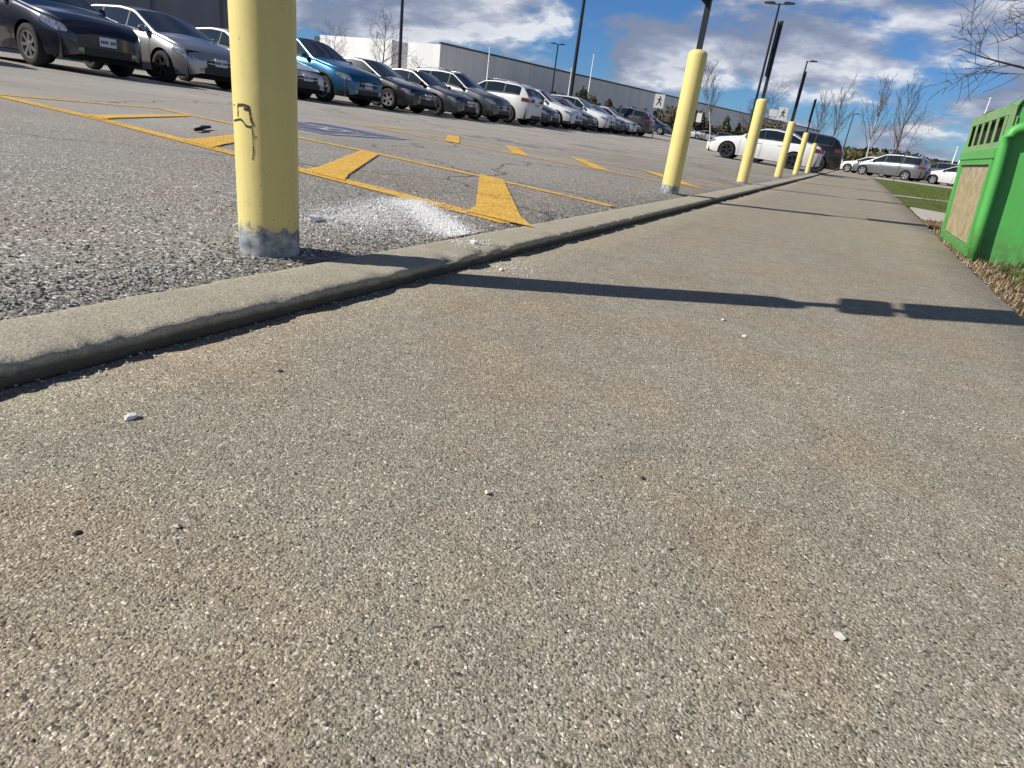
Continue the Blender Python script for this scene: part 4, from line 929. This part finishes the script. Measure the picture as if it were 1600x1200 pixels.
def band(x0, y0, x1, y1, h, dpt, n, size, name, label, mat, seed, z_=0, cat='hedge'):
    L_ = math.dist((x0, y0), (x1, y1)); ux, uy = (x1-x0)/L_, (y1-y0)/L_
    def f(r_):
        s_ = r_.random()*L_; hh = h*(.62+.25*math.sin(s_*.35+seed)+.13*math.sin(s_*1.3)); zz_ = hh*r_.random(); d_ = (r_.random()-.5)*dpt
        return (x0+ux*s_-uy*d_, y0+uy*s_+ux*d_, z_+zz_)
    return tag(foliage(n, f, size, seed).build(name, mat, fix=False), label, cat, kind='stuff')
band(-44, 84, -12, 118, 4.6, 4, 13000, .27, 'shrubbery', 'brown leafless shrubbery along the foot of the warehouse', M_BRN, 61, 1.35)
band(-12, 124, 2, 128, 4.0, 5, 3500, .3, 'shrubbery', 'brown brush behind the parked white sedan', M_BRN, 62, .2)
band(-1.2, 88, 9, 96, 2.7, 4, 3500, .24, 'brush', 'olive dry brush beyond the end of the sidewalk', M_OLV, 63, -.1)
band(7, 96, 40, 104, 1.6, 4, 4500, .26, 'brush', 'dry brush along the far side of the right hand lot', M_OLV, 64, -.1)

# far hill and wooded ridge
mb = MB(); rows = []
for i in range(60):
    f = i/59; x_ = lerp(-160, 520, f); rows.append([(x_, 300+x_*.1, -1), (x_, 330+x_*.1, (5.5+1.2*math.sin(f*9)+.6*math.sin(f*31))*clamp(1.2-f*.5, .5, 1)), (x_, 400, (8.5+1.6*math.sin(f*7+1)+.8*math.sin(f*23))*clamp(1.2-f*.6, .5, 1)), (x_, 520, 4), (x_, 700, -1)])
mb.grid(rows)
hm, q, b = new_mat('hill_vegetation'); p = wpos(q); setb(q, b, base=q.ramp(q.noise(p, .12, 6, .7), [(.3, (.035, .038, .022)), (.55, (.095, .088, .05)), (.75, (.15, .14, .075))]), rough=.95, spec=.1)
tag(mb.build('hill', hm, fix=True), kind='structure')
r_ = random.Random(8)
def ridge(r2):
    x_ = r2.uniform(-120, 300); k = .5+.5*math.sin(x_*.11)*math.sin(x_*.043+1); hh = (1.2+3.2*k); return (x_, 345+x_*.1+r2.uniform(-12, 12), 5.2*clamp(1.2-(x_+160)/680*.5, .5, 1)+hh*r2.random())
tag(foliage(9000, ridge, 1.1, 71).build('wooded_ridge', leaf_mat('far_wood', (.02, .024, .016), (.06, .055, .036)), fix=False), 'dark line of distant trees on the low hill', 'woods', kind='stuff')

# grass and litter on the verge by the bin
def blades(name, n, area, hmax, mat, seed, label):
    r_ = random.Random(seed); m_ = MB()
    for _ in range(n):
        x_, y_ = area(r_)
        if x_ is None: continue
        z_ = ground_z(x_, y_)-.004; a = r_.random()*6.283; h = hmax*r_.uniform(.35, 1); wd = .0025+.0015*r_.random(); ln = r_.uniform(.1, .9)*h
        ca, sa = math.cos(a), math.sin(a); tx_, ty_ = x_+ln*ca, y_+ln*sa
        m_.add([(x_-sa*wd, y_+ca*wd, z_), (x_+sa*wd, y_-ca*wd, z_), (x_+.4*ln*ca+sa*wd*.7, y_+.4*ln*sa-ca*wd*.7, z_+h*.65), (x_+.4*ln*ca-sa*wd*.7, y_+.4*ln*sa+ca*wd*.7, z_+h*.65), (tx_, ty_, z_+h)], [(0, 1, 2, 3), (3, 2, 4)])
    return tag(m_.build(name, mat, fix=False), label, 'grass', kind='stuff')
def verge(r_):
    y_ = r_.uniform(2.4, 9.4); x_ = right_edge(y_)+.03+abs(r_.gauss(0, .35)); return (x_, y_)
def verge2(r_):
    y_ = r_.uniform(2.4, 5.6); x_ = right_edge(y_)+.16+r_.random()**.8*1.2
    return (x_, y_) if math.sin(x_*9+y_*5)+math.sin(y_*13) > -.6 else (None, None)
blades('dead_grass', 5200, verge, .05, leaf_mat('dead_grass', (.16, .11, .06), (.42, .33, .20)), 81, 'dry brown grass litter on the soil verge beside the bin')
blades('grass', 7500, verge2, .075, leaf_mat('green_grass', (.035, .07, .015), (.11, .16, .045)), 82, 'short green grass growing at the foot of the green bin')
def field(r_):
    y_ = r_.uniform(12.6, 34); x_ = 1.25+.02*y_+r_.random()**1.4*7; return (x_, y_)
blades('lawn_grass', 14000, field, .07, leaf_mat('lawn_blades', (.055, .10, .02), (.17, .22, .06)), 83, 'mown green grass of the lawn beyond the sidewalk')
r_ = random.Random(91); pts = []
for _ in range(900):
    y_ = r_.uniform(2.6, 9.2); x_ = right_edge(y_)+.02+abs(r_.gauss(0, .16)); s_ = .006*r_.uniform(.4, 2.2); pts.append((x_, y_, ground_z(x_, y_)+s_*.3, s_))
tag(grains('verge_rubble', pts, mat_grain('verge_stones', [(0, (.09, .06, .04)), (.5, (.25, .19, .13)), (1, (.55, .5, .43))]), 9), 'small stones and soil crumbs along the sidewalk edge', 'rubble', kind='stuff')
